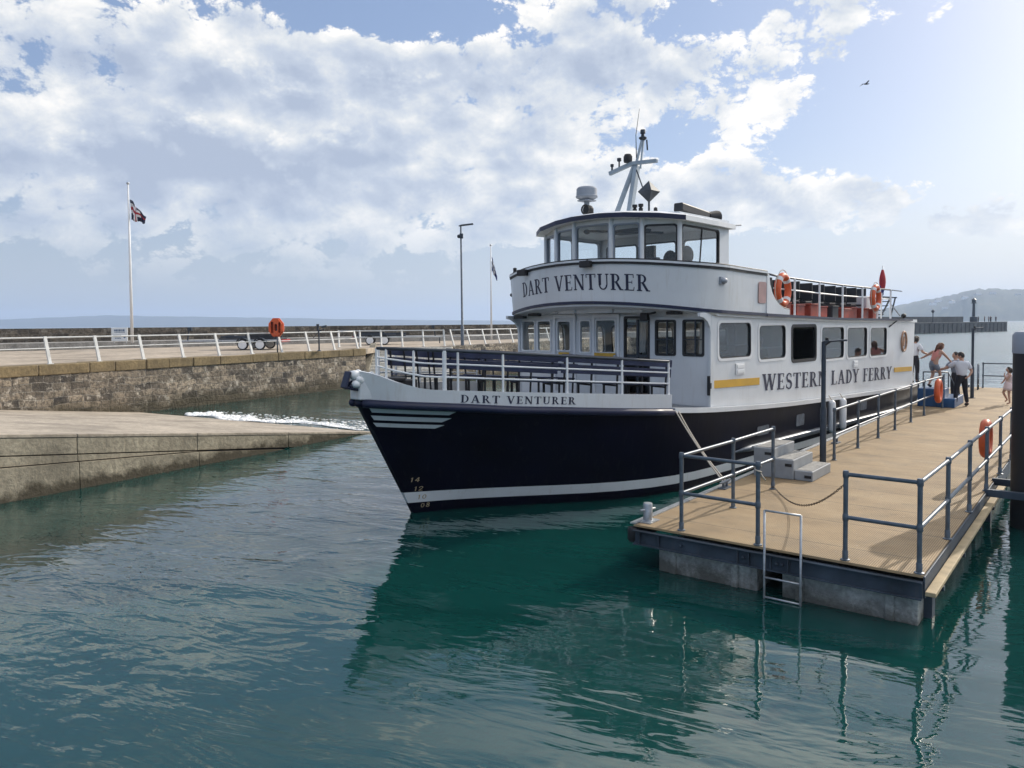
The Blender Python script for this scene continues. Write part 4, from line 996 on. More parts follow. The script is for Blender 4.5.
# bow flashes, name on the bulwark, draught marks
ZBX, ZBZ = [-7.5, -7.34, -7.13, -6.9, -6.66, -6.2, -5.5, -4.4, -3.2, -1.9], [2.70, 2.65, 2.53, 2.43, 2.36, 2.33, 2.28, 2.21, 2.13, 2.04]
def zb(s): return smo(s, ZBX, ZBZ)
def bby(s, z): return bd(s) - .01 + .06 * (z - zs(s))      # bulwark face
mb = fb()
for (z0, z1, sA, sB) in ((1.97, 2.06, -7.33, -6.30), (1.835, 1.915, -7.27, -6.36), (1.715, 1.785, -7.21, -6.42)):
    rows = []
    for k in range(13):
        r = []
        for (zz, e) in ((z0, .10 * 0), (z1, .12)):
            s = sA + (sB + e - sA) * k / 12 - (.06 if zz == z1 else 0) * (1 - k / 12); z = zz - .085 * (s + 7.3) * .9
            r.append((s, z))
        rows.append([V((s, hull_y(s, z) + w, z)) for (s, z) in r for w in (.003,)] + [V((s, hull_y(s, z) + .009, z)) for (s, z) in r[::-1]])
    mb.grid(rows, closed=True); mb.add(rows[0], [(0, 1, 2, 3)]); mb.add(rows[-1], [(3, 2, 1, 0)])
mb.build('bow_flash', M['white'], ferry)
for side in (1, -1):
    mb = fb(); sl = [-7.5, -7.45, -7.36, -7.25, -7.1, -6.95, -6.8, -6.6, -6.4, -6.1, -5.8, -5.4, -5, -4.5, -4, -3.5, -3, -2.5, -1.94]
    rows = []
    for s in sl:
        z0, z1 = zs(s) + .015, zb(s); y0, y1 = bby(s, z0), bby(s, z1)
        rows.append([V((s, side * y0, z0)), V((s - .06 * (1 if s < -7 else 0), side * y1, z1)), V((s + .02, side * max(.0, y1 - .06), z1)), V((s + .02, side * max(0, y0 - .06), z0))])
    mb.grid(rows, closed=True); mb.add(rows[-1], [(0, 1, 2, 3)]); mb.add(rows[0], [(3, 2, 1, 0)])
    mb.build('bulwark', M['white'], ferry, smooth=True, auto=35)
mb = fb(); mb.add([(-7.56, -.14, 2.2), (-7.56, .14, 2.2), (-7.56, .14, 2.68), (-7.56, -.14, 2.68), (-7.0, -.5, 2.2), (-7.0, .5, 2.2), (-7.2, .40, 2.58), (-7.2, -.40, 2.58)], [(0, 1, 2, 3), (3, 2, 6, 7), (1, 5, 6, 2), (0, 3, 7, 4), (4, 7, 6, 5), (0, 4, 5, 1)]); mb.build('stem_cap', M['white'], ferry, bev=.02)
def bow_text(u, v, w):
    # writing follows the bulwark; u in metres from the first letter, v up from the foot of the letters
    s = -6.21 + u * .893; z = zb(s) - .205 + v
    return V((s, bby(s, z) + w, z))
words('DART VENTURER', 2.19, .135, bow_text, .22)
for txt, z in (('14', .62), ('12', .44), ('10', .27), ('08', .10)):
    def fn_(u, v, w, z=z):
        s = stem(z) + .16 + u; return V((s, hull_y(s, z + v) + w, z + v))
    text_mesh(fb(), txt, .16, .085, fn_, gap=.2).build('draught_mark', M['plank'], ferry)
# anchor in its bow roller
an = fb(); an.bar((-7.72, .10, 2.42), (-7.38, .10, 2.56), .03, .10); an.bar((-7.72, -.08, 2.42), (-7.38, -.08, 2.56), .03, .10); an.bar((-7.80, .02, 2.42), (-7.70, .02, 2.70), .17, .04); an.bar((-7.78, .02, 2.43), (-7.42, .02, 2.34), .16, .04)
ao = an.build('bow_roller', M['navy_trim'], ferry, bev=.02)
an = fb()
for c, r in (((-7.60, .06, 2.63), .095), ((-7.52, .11, 2.54), .085), ((-7.62, .12, 2.48), .075), ((-7.50, .02, 2.66), .07), ((-7.57, .14, 2.56), .06)): an.ell(c, (r, r, r * .9), 14, 10)
an.bar((-7.62, .05, 2.58), (-7.2, .02, 2.64), .06, .06); an.build('anchor', M['white_clean'], ao, smooth=True, auto=50)
mb = fb(); mb.lathe((-6.85, .25, 2.2), [(.16, 0), (.16, .06), (.10, .08), (.10, .26), (.17, .30), (.17, .36), (0, .38)], 16); mb.box((-6.55, .1, 2.35), (.35, .3, .3)); mb.build('windlass', M['black'], ferry, smooth=True, auto=40, bev=.02)

# bow rail
def stanch(mb, p, q, r=.022): mb.tube([p, q], r, 8)
for side in (1, -1):
    sl = [-7.31, -7.2, -6.85, -6.42, -6.22, -5.51, -4.37, -3.24, -1.98] if side > 0 else [-6.15, -5.4, -4.37, -3.24, -1.98]
    top = []
    for s in sl:
        y = side * (bd(s) - .05); mb = fb(); h = lin(s, [-7.31, -6.2, -2], [3.09, 3.02, 2.71]); r = .038 if s == -6.42 else .022
        mb.tube([V((s, y, zb(s) - .02)), V((s, y, h))], r, 8); mb.build('rail_stanchion', M['white_clean'], ferry, smooth=True, auto=50)
    for k, (f, mat, r) in enumerate(((1, 'darkmetal', .028), (.66, 'white_clean', .016), (.33, 'white_clean', .016))):
        pts = []
        n = 26
        for i in range(n + 1):
            s = (-7.31 if side > 0 else -6.15) + (-1.98 + (7.31 if side > 0 else 6.15)) * i / n; h = lin(s, [-7.31, -6.2, -2], [3.09, 3.02, 2.71]); z0 = zb(s)
            pts.append(V((s, side * (bd(s) - .05), z0 + (h - z0) * f)))
        mb = fb(); mb.tube(pts, r, 8); mb.build('bow_rail', M[mat], ferry, smooth=True, auto=50)
# foredeck benches, backs to the rail
def bench(a, b, side, dz, cap=None):
    a, b = V(a), V(b); d = (b - a); L = d.length; d.normalize(); n = V((d.y, -d.x, 0)) * side     # n points inboard
    if n.y * a.y > 0 and abs(a.y) > .3: n = -n
    bo = None
    mb = fb(); 
    z = lambda p: zs(p.x) + dz
    za, zb_ = zs(a.x) + dz, zs(b.x) + dz
    A, B = V((a.x, a.y, za)), V((b.x, b.y, zb_))
    for h, w in ((.90, .15), (.70, .17)):
        mb.bar(A + V((0, 0, h)) - n * (h - .4) * .15, B + V((0, 0, h)) - n * (h - .4) * .15, .03, w)
    bo = mb.build('bench_back', M['seatblue'], ferry, bev=.006)
    mb = fb()
    for k in range(3): mb.bar(A + n * (.10 + .15 * k) + V((0, 0, .45)), B + n * (.10 + .15 * k) + V((0, 0, .45)), .13, .03)
    mb.build('bench_seat', M['seatblue'], ferry, bev=.006)
    nl_ = max(2, int(L / .62))
    mb = fb()
    for i in range(nl_ + 1):
        p = A.lerp(B, (i + .15) / (nl_ + .3))
        mb.bar(p + V((0, 0, .0)) + n * .03, p + V((0, 0, .96)) - n * .03, .03, .03, up=d); mb.bar(p + n * .42, p + n * .42 + V((0, 0, .44)), .035, .035); mb.bar(p + V((0, 0, .41)), p + n * .45 + V((0, 0, .41)), .035, .035)
    mb.build('bench_frame', M['black'], ferry)
bench((-6.2, .80, 0), (-4.3, 1.80, 0), 1, .0); bench((-4.25, 1.84, 0), (-1.6, 2.55, 0), 1, .02)
bench((-6.2, -.80, 0), (-4.3, -1.80, 0), -1, .0); bench((-4.25, -1.84, 0), (-1.6, -2.5, 0), -1, .0)
bench((-4.6, .02, 0), (-1.5, .02, 0), 1, .05)
# deck house ------------------------------------------------------
UX, UZ = [-2, -.4, 3.55, 7.7, 13.9, 15], [3.80, 3.75, 3.65, 3.57, 3.54, 3.53]
def zu(s): return smo(s, UX, UZ)     # edge of the upper deck
wins = [(0.0, 1.45, 2.70, 3.46), (1.95, 3.34, 2.60, 3.385), (3.82, 5.24, 2.50, 3.345), (5.72, 7.27, 2.45, 3.305), (7.61, 9.18, 2.43, 3.275), (9.54, 11.0, 2.40, 3.255)]
S0, S1 = -.38, 13.95
bott = [(S0 + (S1 - S0) * i / 24, zs(S0 + (S1 - S0) * i / 24) + .02) for i in range(25)]
topp = [(s, zu(s) - .12) for s, z in bott]
wl_loops = [rrect(a - .05, lo - .04, b + .07, hi + .035, .13, skew=-.06) for a, b, lo, hi in wins]
dh = {}
for side in (1, -1):
    mb = fb(); mb.panel(bott + topp[::-1], wl_loops, lambda u, v, w: V((u, side * (2.80 + .02 * (v - 1.5) - w), v)), .06)
    dh[side] = mb.build('deckhouse_side', M['white'], ferry)
    for i, L in enumerate(wl_loops):
        fr = fb(); L2 = inset(L, -.035); L1 = inset(L, .025)
        fr.panel(L2, [L1], lambda u, v, w: V((u, side * (2.80 + .02 * (v - 1.5) + .014 - w), v)), .085)
        f = fr.build('window', M['white_clean' if i != 2 else 'black'], ferry)
        se = fb(); se.panel(inset(L, .02), [inset(L, .045)], lambda u, v, w: V((u, side * (2.80 + .02 * (v - 1.5) + .004 - w), v)), .03); se.build('seal', M['black'], f)
        if i == 2 and side > 0: f['label'] = 'open dark window'
        else:
            pn = fb(); pn.panel(inset(L, .02), [], lambda u, v, w: V((u, side * (2.80 + .02 * (v - 1.5) - .03 - w), v)), .006); pn.build('pane', M['glass_dark' if side > 0 else 'glass'], f)
            if side > 0:
                mb = fb(); a, b, lo, hi = wins[i]; mb.bar((a + .03, 2.77, lo + .26), (b - .02, 2.77, lo + .26), .012, .015); mb.build('glazing_bar', M['galv'], f)
# doubler frames, small fittings on the side
mb = fb()
for s, z, w, h in ((.95, 2.42, .42, .26), (8.25, 2.21, .34, .20)):
    mb.box((s, 2.835, z), (w, .02, h)); mb.box((s, 2.85, z + h * .22), (w * .8, .015, h * .3)); mb.box((s, 2.85, z - h * .22), (w * .8, .015, h * .3))
mb.build('vent_plate', M['white_clean'], ferry, bev=.004)
def side_map(s0, z0, slope_):
    return lambda u, v, w: V((s0 + u, 2.805 + .02 * (z0 + v - 1.5) + w, z0 + v + slope_(s0 + u) - slope_(s0)))
words('WESTERN LADY FERRY', 9.45, .40, side_map(2.14, 1.835, lambda s: smo(s, [2, 5, 8, 11.6], [0, -.10, -.18, -.26])), .16)
mb = fb(); sl = lambda s: -.026 * s
def pl(poly): mb.panel(poly, [], lambda u, v, w: V((u, 2.805 + .02 * (v - 1.5) + .008 - w, v + sl(u))), .01)
pl([(-.36, 2.13), (-.2, 2.215), (1.95, 2.215), (1.95, 2.045), (-.2, 2.045)]); pl([(11.85, 2.235), (13.75, 2.235), (13.75, 2.08), (11.85, 2.08)])
mb.build('yellow_stripe', M['yellow'], ferry)
# painted oval emblem near the stern
mb = fb(); c = V((12.75, 2.85, 2.78))
mb.torus(c, .26, .035, (0, 1, 0), 28, 6, sy=1.25); oe = mb.build('oval_emblem', M['oval'], ferry, smooth=True)
mb = fb(); mb.panel([(.07 * cos(a), .17 * sin(a)) for a in [2 * pi * k / 14 for k in range(14)]], [], lambda u, v, w: c + V((u + .04 * sin(v * 12), .0 - w + .01, v)), .02); mb.build('emblem_figure', M['oval'], oe)
# black strip lights, hooks
mb = fb(); mb.tube([(11.2, 2.84, 3.28), (11.7, 2.95, 3.5), (12.1, 3.0, 3.62)], .018, 6); mb.ell((12.15, 3.0, 3.64), (.1, .08, .08), 10, 8); mb.build('awning_hook', M['black'], ferry, smooth=True)
mb = fb(); mb.box((-.41, 2.8, 2.12), (.05, .06, .42)); mb.box((-.42, 2.83, 2.12), (.06, .05, .12)); mb.build('gate_hinge', M['black'], ferry)
# front bulkhead with windows and doorways
fw = [(-2.68, -2.28, 2.80, 3.53), (-2.12, -1.72, 2.80, 3.53), (-1.44, -1.06, 2.82, 3.52), (-.70, -.43, 2.79, 3.53), (-.21, .32, 2.80, 3.54), (.61, 1.27, 1.75, 3.62), (1.46, 1.95, 2.76, 3.53), (2.16, 2.64, 2.76, 3.53)]
SF = -.36
def bulk(u, v, w): return V((SF + .05 * (u / 2.8) ** 2 - .05 + w, u, v))
outer = [(-2.8 + 5.6 * i / 16, 1.62) for i in range(17)] + [(2.8 - 5.6 * i / 16, 3.86) for i in range(17)]
loops = [rrect(a - .025, lo - .02, b + .025, hi + .02, .05) for a, b, lo, hi in fw]
mb = fb(); mb.panel(outer, loops, bulk, .05); mb.build('front_bulkhead', M['white'], ferry)
for i, L in enumerate(loops):
    dark = i in (5, 6, 7); door = i == 5
    fr = fb(); fr.panel(inset(L, -.02 if not dark else .0), [inset(L, .012 if not dark else .05)], lambda u, v, w: bulk(u, v, w - .014), .07)
    f = fr.build('doorway' if door else 'window', M['black' if dark else 'white_clean'], ferry)
    if not door:
        pn = fb(); pn.panel(inset(L, .02), [], lambda u, v, w: bulk(u, v, w + .02), .006); pn.build('pane', M['glass'], f)
        if i in (6, 7):
            cu = fb(); a, b, lo, hi = fw[i]
            cu.bar(bulk(a + .3, lo, -.02), bulk(a + .3, hi, -.02), .03, .03); cu.bar(bulk(a, lo + .35, -.02), bulk(b, lo + .35, -.02), .02, .02); cu.build('guard_bar', M['darkmetal'], f)
    else:
        gl = fb(); gl.bar(bulk(.95, 1.8, .03), bulk(.95, 3.56, .03), .05, .05); gl.bar(bulk(.66, 2.72, .03), bulk(1.24, 2.72, .03), .04, .05); gl.build('door_frame', M['darkmetal'], f)
        pn = fb(); pn.panel(rrect(.66, 2.72, 1.22, 3.56, .03), [], lambda u, v, w: bulk(u, v, w + .04), .006); pn.build('pane', M['glass'], f)
# two hinged door leaves drawn by their frames, with yellow notices
for a, b in ((-1.58, -.86), (-.32, .46)):
    mb = fb(); mb.panel(rrect(a, 1.72, b, 3.70, .03), [rrect(a + .06, 1.78, b - .06, 3.62, .03)], lambda u, v, w: bulk(u, v, w - .03), .03); d = mb.build('door', M['white_clean'], ferry)
    h = fb(); h.ell(bulk(b - .10, 2.7, -.05), (.03, .05, .03), 8, 6); h.build('handle', M['galv'], d, smooth=True)
mb = fb()
for a, b, z, h in ((-1.40, -1.06, 2.66, .10), (-.26, .36, 2.60, .17)): mb.panel(rrect(a, z, b, z + h, .01), [], lambda u, v, w: bulk(u, v, w - .04), .015)
mb.build('yellow_notice', M['yellow'], ferry)
# curved side wing between bulkhead and bridge front
for side in (1, -1):
    mb = fb(); pts = [(-.40, 1.66), (-.40, 3.25)] + [(-.40 - .45 * (1 - cos(radians(a))), 3.25 + .36 * sin(radians(a))) for a in (20, 45, 70, 90)] + [(-.85, 3.69), (-.25, 3.69), (-.25, 1.66)]
    mb.panel(pts, [], lambda u, v, w: V((u, side * (2.835 - w), v)), .06); mb.build('wing_post', M['white'], ferry)
# saloon inside
mb = fb(); mb.grid([[V((s, -2.7, zs(s) + .03)), V((s, 2.7, zs(s) + .03))] for s in [S0 + i * 1.0 for i in range(15)]]); mb.build('saloon_floor', M['varnish'], ferry, recalc=False)
mb = fb(); mb.panel([(-2.78, 1.2), (2.78, 1.2), (2.78, 3.5), (-2.78, 3.5)], [(rrect(-.5, 1.25, .5, 3.2, .05))], lambda u, v, w: V((11.6 + w, u, v)), .05); mb.build('aft_bulkhead', M['interior'], ferry)
for r_ in range(6):
    for sd in (1, -1):
        s = 1.6 + r_ * 1.6; z = zs(s) + .03; mb = fb(); mb.box((s, sd * 1.7, z + .42), (.45, 1.5, .08)); mb.box((s + .24, sd * 1.7, z + .72), (.07, 1.5, .55)); mb.box((s, sd * 1.7, z + .2), (.1, 1.2, .4)); mb.build('saloon_bench', M['seatblack'], ferry, bev=.02)
mb = fb()
for y in (2.55, .95): mb.grid([[V((-.22, y - .10 + .2 * k / 6 + .0, 2.78 + .02 * (k % 2))), V((-.16 + .03 * (k % 2), y - .10 + .2 * k / 6, 3.5))] for k in range(7)])
mb.build('curtain', M['interior'], ferry, recalc=False)
# upper deck slab
mb = fb()
def ufront(y):      # bulging front edge of the bridge deck
    a = abs(y) / 2.90
    return -.72 - .80 * (1 - min(1, a / .93) ** 2) + (.45 * max(0, (a - .93) / .07) ** 2 if a > .93 else 0)
ys = [-2.90, -2.87, -2.8, -2.6, -2.2, -1.6, -.8, 0, .8, 1.6, 2.2, 2.6, 2.8, 2.87, 2.90]
camb = lambda y: .20 * (1 - (y / 2.9) ** 2)
def rowat(s, t): return [V((max(s, ufront(y)) if s < 0 else s, y, zu(s) - .02 + (camb(y) * max(0, 1 - max(0, s + 1.2) / 3)) - t)) for y in ys]
sts = [-3, -.2, .5, 1.2, 2, 3, 4, 5, 6, 7, 8, 9, 10, 11, 12, 13, 14.0]
rt = [rowat(s, 0) for s in sts]; rb = [rowat(s, .10) for s in sts]
mb.grid(rt); mb.grid(rb); mb.grid([rt[0], rb[0]]); mb.grid([rt[-1], rb[-1]])
mb.grid([[r[0] for r in rt], [r[0] for r in rb]]); mb.grid([[r[-1] for r in rt], [r[-1] for r in rb]])
mb.build('upper_deck', M['white_clean'], ferry)
# trim line round the edge of the upper deck
for side in (1, -1):
    mb = fb(); sl = [2.045 + i * .75 for i in range(16)]
    for a, b in zip(sl, sl[1:]): mb.bar((a, side * 2.945, zu(a) - .035), (b, side * 2.945, zu(b) - .035), .05, .07)
    mb.build('deck_trim', M['navy_trim'], ferry)
# bridge front: curved bulwark with navy edges
def plan():
    pts = [(2.04, -2.93), (1.0, -2.93), (.1, -2.93)]
    for y in [-2.92, -2.9, -2.84, -2.72, -2.5, -2.2, -1.8, -1.4, -1.0, -.5, 0, .5, 1.0, 1.4, 1.8, 2.2, 2.5, 2.72, 2.84, 2.9, 2.92]:
        a = abs(y) / 2.92
        s = -.66 - .86 * (1 - min(1, a / .95) ** 2) + (.55 * ((a - .95) / .05) ** 1.6 if a > .95 else 0)
        pts.append((s, y))
    return pts + [(.1, 2.93), (1.0, 2.93), (2.04, 2.93)]
PLN = plan()
def zt_(s, y): return 4.69 + .20 * (1 - (y / 2.93) ** 2) - .02 * max(0, s)
def zb__(s, y): return zu(s) - .0 + .20 * (1 - (y / 2.93) ** 2) * (1 if s < .2 else 0)
def wallpt(k, f, off=0):
    s, y = PLN[k]; a, b = PLN[max(k - 1, 0)], PLN[min(k + 1, len(PLN) - 1)]
    n = V((a[1] - b[1], b[0] - a[0], 0)).normalized()
    if n.x > 0 and abs(y) < 2.5: n = -n
    if abs(y) >= 2.5 and n.y * y < 0: n = -n
    z0, z1 = zb__(s, y) - .06, zt_(s, y); z = z0 + (z1 - z0) * f
    p = V((s, y, z)) + n * (off + .07 * f * (1 if s < .2 else .3)); return p
nP = len(PLN)
mb = fb(); fs_ = [0, .25, .5, .75, 1]
A = [[wallpt(k, f) for f in fs_] + [wallpt(k, f, -.05) for f in fs_[::-1]] for k in range(nP)]
mb.grid(A, closed=True); mb.add(A[0], [tuple(range(10))]); mb.add(A[-1], [tuple(range(10))[::-1]])
mb.build('bridge_bulwark', M['white'], ferry, smooth=True, auto=50)
for f, h, o_, m_ in ((1.0, .045, .03, 'white'), (.95, .055, .02, 'black'), (.03, .07, .03, 'navy_trim')):
    mb = fb(); A = []
    for k in range(nP):
        p, q = wallpt(k, f, o_), wallpt(k, f, -.06 if f == 1 else 0.001)
        A.append([p + V((0, 0, -h/2)), p + V((0, 0, h/2)), q + V((0, 0, h/2)), q + V((0, 0, -h/2))])
    mb.grid(A, closed=True); mb.add(A[0], [(0, 1, 2, 3)]); mb.add(A[-1], [(3, 2, 1, 0)]); mb.build('bulwark_trim', M[m_], ferry)
mb = fb(); mb.tube([wallpt(k, 1.0, 0) + V((0, 0, .035)) for k in range(nP)], .018, 6); mb.build('bulwark_capping', M['black'], ferry, smooth=True)
# swept-down end panels of the bulwark
for side in (1, -1):
    top = [(2.04, 4.65)] + [(2.04 + .12 + 1.15 * (1 - cos(radians(a))), 4.60 - .82 * sin(radians(a))) for a in (0, 15, 30, 45, 60, 75, 90)]
    mb = fb(); mb.panel([(2.04, zu(2.04) - .06)] + top + [(3.3, zu(3.3) - .06)], [], lambda u, v, w: V((u, side * (2.96 - w), v)), .05); mb.build('bulwark_end', M['white'], ferry)
    mb = fb(); mb.tube([V((u, side * 2.935, v + .01)) for u, v in top], .02, 6); mb.build('bulwark_capping', M['black'], ferry, smooth=True)
mb = fb(); mb.panel(rrect(1.60, 3.92, 2.0, 4.42, .06), [], lambda u, v, w: V((u, 2.956 + .02 * (v - 4) - w, v)), .006); mb.build('faded_panel', paint('faded_pink_paint', (.42, .27, .26), .5), ferry)
# name on the bridge front
seg = [0]
for k in range(1, nP): seg.append(seg[-1] + (V((PLN[k][0], PLN[k][1], 0)) - V((PLN[k-1][0], PLN[k-1][1], 0))).length)
y0i = min(range(nP), key=lambda k: abs(PLN[k][1] + 1.95) + (5 if PLN[k][0] > 0 else 0)); 
def arc_at(yv):
    for k in range(3, nP - 4):
        if PLN[k][1] <= yv <= PLN[k+1][1]: return seg[k] + (seg[k+1] - seg[k]) * (yv - PLN[k][1]) / (PLN[k+1][1] - PLN[k][1])
AR0, AR1 = arc_at(-1.96), arc_at(1.80)
def front_text(u, v, w):
    L = AR0 + u
    for k in range(nP - 1):
        if seg[k] <= L <= seg[k+1]:
            t = (L - seg[k]) / (seg[k+1] - seg[k]); f = .33 + v / .98
            return wallpt(k, f, w).lerp(wallpt(k + 1, f, w), t)
words('DART VENTURER', AR1 - AR0, .36, front_text, .13)
# flood lamps and lights on the bridge front
def at_front(y, f, off):
    L = arc_at(y)
    for k in range(nP - 1):
        if seg[k] <= L <= seg[k+1]:
            t = (L - seg[k]) / (seg[k+1] - seg[k]); return wallpt(k, f, off).lerp(wallpt(k + 1, f, off), t)
for y in (-1.72, .42):
    p = at_front(y, .97, .10); mb = fb(); mb.box(p + V((0, 0, -.05)), (.14, .28, .15)); mb.tube([p + V((.1, 0, .05)), p], .025, 8); mb.build('flood_lamp', M['black'], ferry, bev=.02)
p = at_front(-2.45, 1.0, -.03); mb = fb(); mb.lathe(p, [(.06, 0), (.06, .05), (.045, .06), (.05, .16), (.0, .18)], 12); mb.build('navigation_light', M['black'], ferry, smooth=True, auto=40)
p = at_front(-2.86, .55, .06); mb = fb(); mb.ell(p, (.1, .08, .06), 10, 6); mb.build('navigation_light', M['black'], ferry, smooth=True)
mb = fb(); mb.ell((-.15, 3.0, 4.38), (.11, .08, .07), 12, 8); mb.box((-.15, 2.96, 4.38), (.2, .06, .16)); mb.build('navigation_light', M['radome'], ferry, smooth=True, auto=50)
for y in (-2.5, -2.0, -.1, .75, 2.1):
    mb = fb(); mb.box((-.66, y, 3.66 + camb(y) - .06), (.16, .34, .07)); mb.build('deckhead_lamp', M['black'], ferry, bev=.015)
mb = fb(); mb.box((-.62, 1.3, 3.62), (.1, .2, .18)); mb.bar((-.62, 1.3, 3.66), (-.62, 1.6, 3.72), .05, .05); mb.build('loudhailer', M['black'], ferry, bev=.02)

# wheelhouse ------------------------------------------------------
WV = [(2.08, 1.95), (-.23, 1.97), (-.66, 1.26), (-.85, .54), (-.85, -.54), (-.66, -1.26), (-.23, -1.97), (2.08, -1.95)]
ZW0, ZW1 = 3.72, 5.80
def facet(a, b, loopsuv, name, mat='white'):
    a, b = V((a[0], a[1], 0)), V((b[0], b[1], 0)); d = b - a; L = d.length; d.normalize(); n = V((d.y, -d.x, 0))
    if n.dot((a + b) / 2 - V((.8, 0, 0))) < 0: n = -n
    fn = lambda u, v, w: a + d * u + n * (.0 - w) + V((0, 0, v))
    return fn, L
for i in range(8):
    a, b = WV[i], WV[(i + 1) % 8]
    fn, L = facet(a, b, None, '')
    cm = lambda u: 0
    if i == 7: lo = [rrect(.25 + k * 1.2, 4.70, 1.25 + k * 1.2, 5.58, .08) for k in range(3)]
    elif i in (0, 6): lo = [rrect(.50, 4.86, L - .10, 5.68, .08) ] if i == 0 else [rrect(.08, 4.80, 1.05, 5.70, .08), rrect(1.2, 4.80, 2.2, 5.70, .08)]
    else: lo = [rrect(.06, 4.84, L - .06, 5.68 + (.10 if i == 3 else .06 if i in (2, 4) else 0), .07)]
    mb = fb(); mb.panel([(0, ZW0), (L, ZW0), (L, ZW1 + .16), (0, ZW1 + .16)], lo, fn, .05); mb.build('wheelhouse_wall', M['white'], ferry)
    for l_ in lo:
        f_ = fb(); f_.panel(inset(l_, -.015), [inset(l_, .022)], lambda u, v, w: fn(u, v, w - .012), .075); f = f_.build('window', M['black' if i in (0, 1, 7) else 'radome'], ferry)
        p_ = fb(); p_.panel(inset(l_, .015), [], lambda u, v, w: fn(u, v, w + .02), .006); p_.build('pane', M['glass'], f)
        if i == 0:
            g_ = fb(); g_.bar(fn(L * .60, 4.88, .015), fn(L * .60 - .10, 5.66, .015), .025, .025); g_.build('glazing_bar', M['black'], f)
# mullion corner posts
mb = fb()
for s, y in WV[1:7]: mb.tube([V((s, y, ZW0)), V((s, y, ZW1 + .12))], .055, 8)
mb.build('corner_post', M['white'], ferry, smooth=True, auto=50)
# roof with visor
RV = [(2.22, 2.06), (1.2, 2.16), (-.35, 2.2), (-.72, 1.75), (-1.0, 1.0), (-1.12, .4), (-1.12, -.4), (-1.0, -1.0), (-.72, -1.75), (-.35, -2.2), (1.2, -2.16), (2.22, -2.06)]
rc = lambda y: .15 * (1 - (y / 2.2) ** 2)
mb = fb(); n = len(RV)
A = [[V((s, y, 5.74 + rc(y))), V((s, y, 5.85 + rc(y))), V((.7 + (s - .7) * .86, y * .86, 5.91 + rc(y * .86))), V((.7 + (s - .7) * .4, y * .4, 5.95 + rc(y * .4)))] for s, y in RV]
for i in range(n):
    for j in range(3): mb.add([A[i][j], A[(i+1) % n][j], A[(i+1) % n][j+1], A[i][j+1]], [(0, 1, 2, 3)], 1 if j == 0 and 3 <= i <= 7 else (1 if j == 0 and i in (2, 8) else 0))
mb.add([A[i][3] for i in range(n)], [tuple(range(n))])
B = [[V((s, y, 5.74 + rc(y))), V((.7 + (s - .7) * .5, y * .5, 5.76 + rc(y * .5)))] for s, y in RV]
mb.grid([[b[0] for b in B], [b[1] for b in B]], closed=True); mb.add([b[1] for b in B], [tuple(range(n))])
mb.build('wheelhouse_roof', [M['white_clean'], M['navy_trim']], ferry)
# wheelhouse inside
mb = fb(); mb.box((.2, 0, 4.5), (.7, 3.2, .75)); mb.box((-.1, 0, 4.92), (.3, 2.6, .16)); mb.build('helm_console', M['seatblack'], ferry, bev=.03)
for y, h in ((.9, 5.20), (1.35, 5.28), (-.4, 5.02)):
    mb = fb(); mb.ell((1.1, y, h - .18), (.10, .20, .24), 12, 8); mb.box((1.1, y, h - .6), (.18, .42, .5)); mb.tube([(1.0, y, 3.75), (1.0, y, h - .8)], .06, 8); mb.build('helm_seat', M['seatblack'], ferry, smooth=True, auto=40, bev=.03)
mb = fb(); mb.box((.4, .2, 5.72), (.5, .9, .08)); mb.bar((-.5, -.5, 5.72), (.8, .9, 5.66), .05, .05); mb.box((1.9, -.3, 5.3), (.1, .5, .4)); mb.ell((-.6, -.35, 5.68), (.08, .08, .06), 8, 6); mb.build('overhead_instruments', M['black'], ferry)
# on the roof
mb = fb(); mb.lathe((.3, -1.05, 6.02), [(.07, 0), (.07, .60)], 12); mb.box((.3, -1.05, 6.60), (.34, .34, .03)); rd = mb.build('radar_pedestal', M['radome'], ferry, smooth=True, auto=40)
mb = fb(); mb.lathe((.3, -1.05, 6.63), [(.18, 0), (.275, .05), (.285, .08), (.265, .10), (.26, .27), (.22, .31), (0, .315)], 28); mb.build('radome', M['radome'], rd, smooth=True, auto=35)
mb = fb(); mb.lathe((.06, -.90, 6.34), [(.09, 0), (.12, .04), (.12, .16), (.08, .2), (0, .21)], 20, ax=(1, 0, 0)); mb.torus((.04, -.90, 6.34), .11, .022, (1, 0, 0), 20, 8); mb.box((.22, -.86, 6.30), (.1, .10, .16)); mb.build('searchlight', M['black'], ferry, smooth=True, auto=40)
mast = fb(); mast.bar((.32, -.16, 6.15), (.84, .03, 7.40), .07, .11); mast.bar((.50, .12, 6.15), (.88, .08, 7.40), .11, .17)
mast.bar((.86, .04, 7.35), (1.20, .02, 8.12), .045, .06); mast.bar((.98, .12, 7.35), (1.24, .04, 8.12), .045, .06)
mo = mast.build('mast', M['mastgrey'], ferry, bev=.008)
mast = fb(); mast.bar((.8, -.70, 7.30), (.8, 0, 7.46), .09, .10); mast.bar((.8, 0, 7.46), (.8, .72, 7.42), .09, .09); mast.build('crosstree', M['mastgrey'], mo, bev=.01)
mast = fb(); mast.lathe((.78, -.12, 7.5), [(.10, 0), (.11, .04), (.11, .14), (.08, .20), (0, .21)], 14); mast.build('masthead_light', M['black'], mo, smooth=True, auto=40)
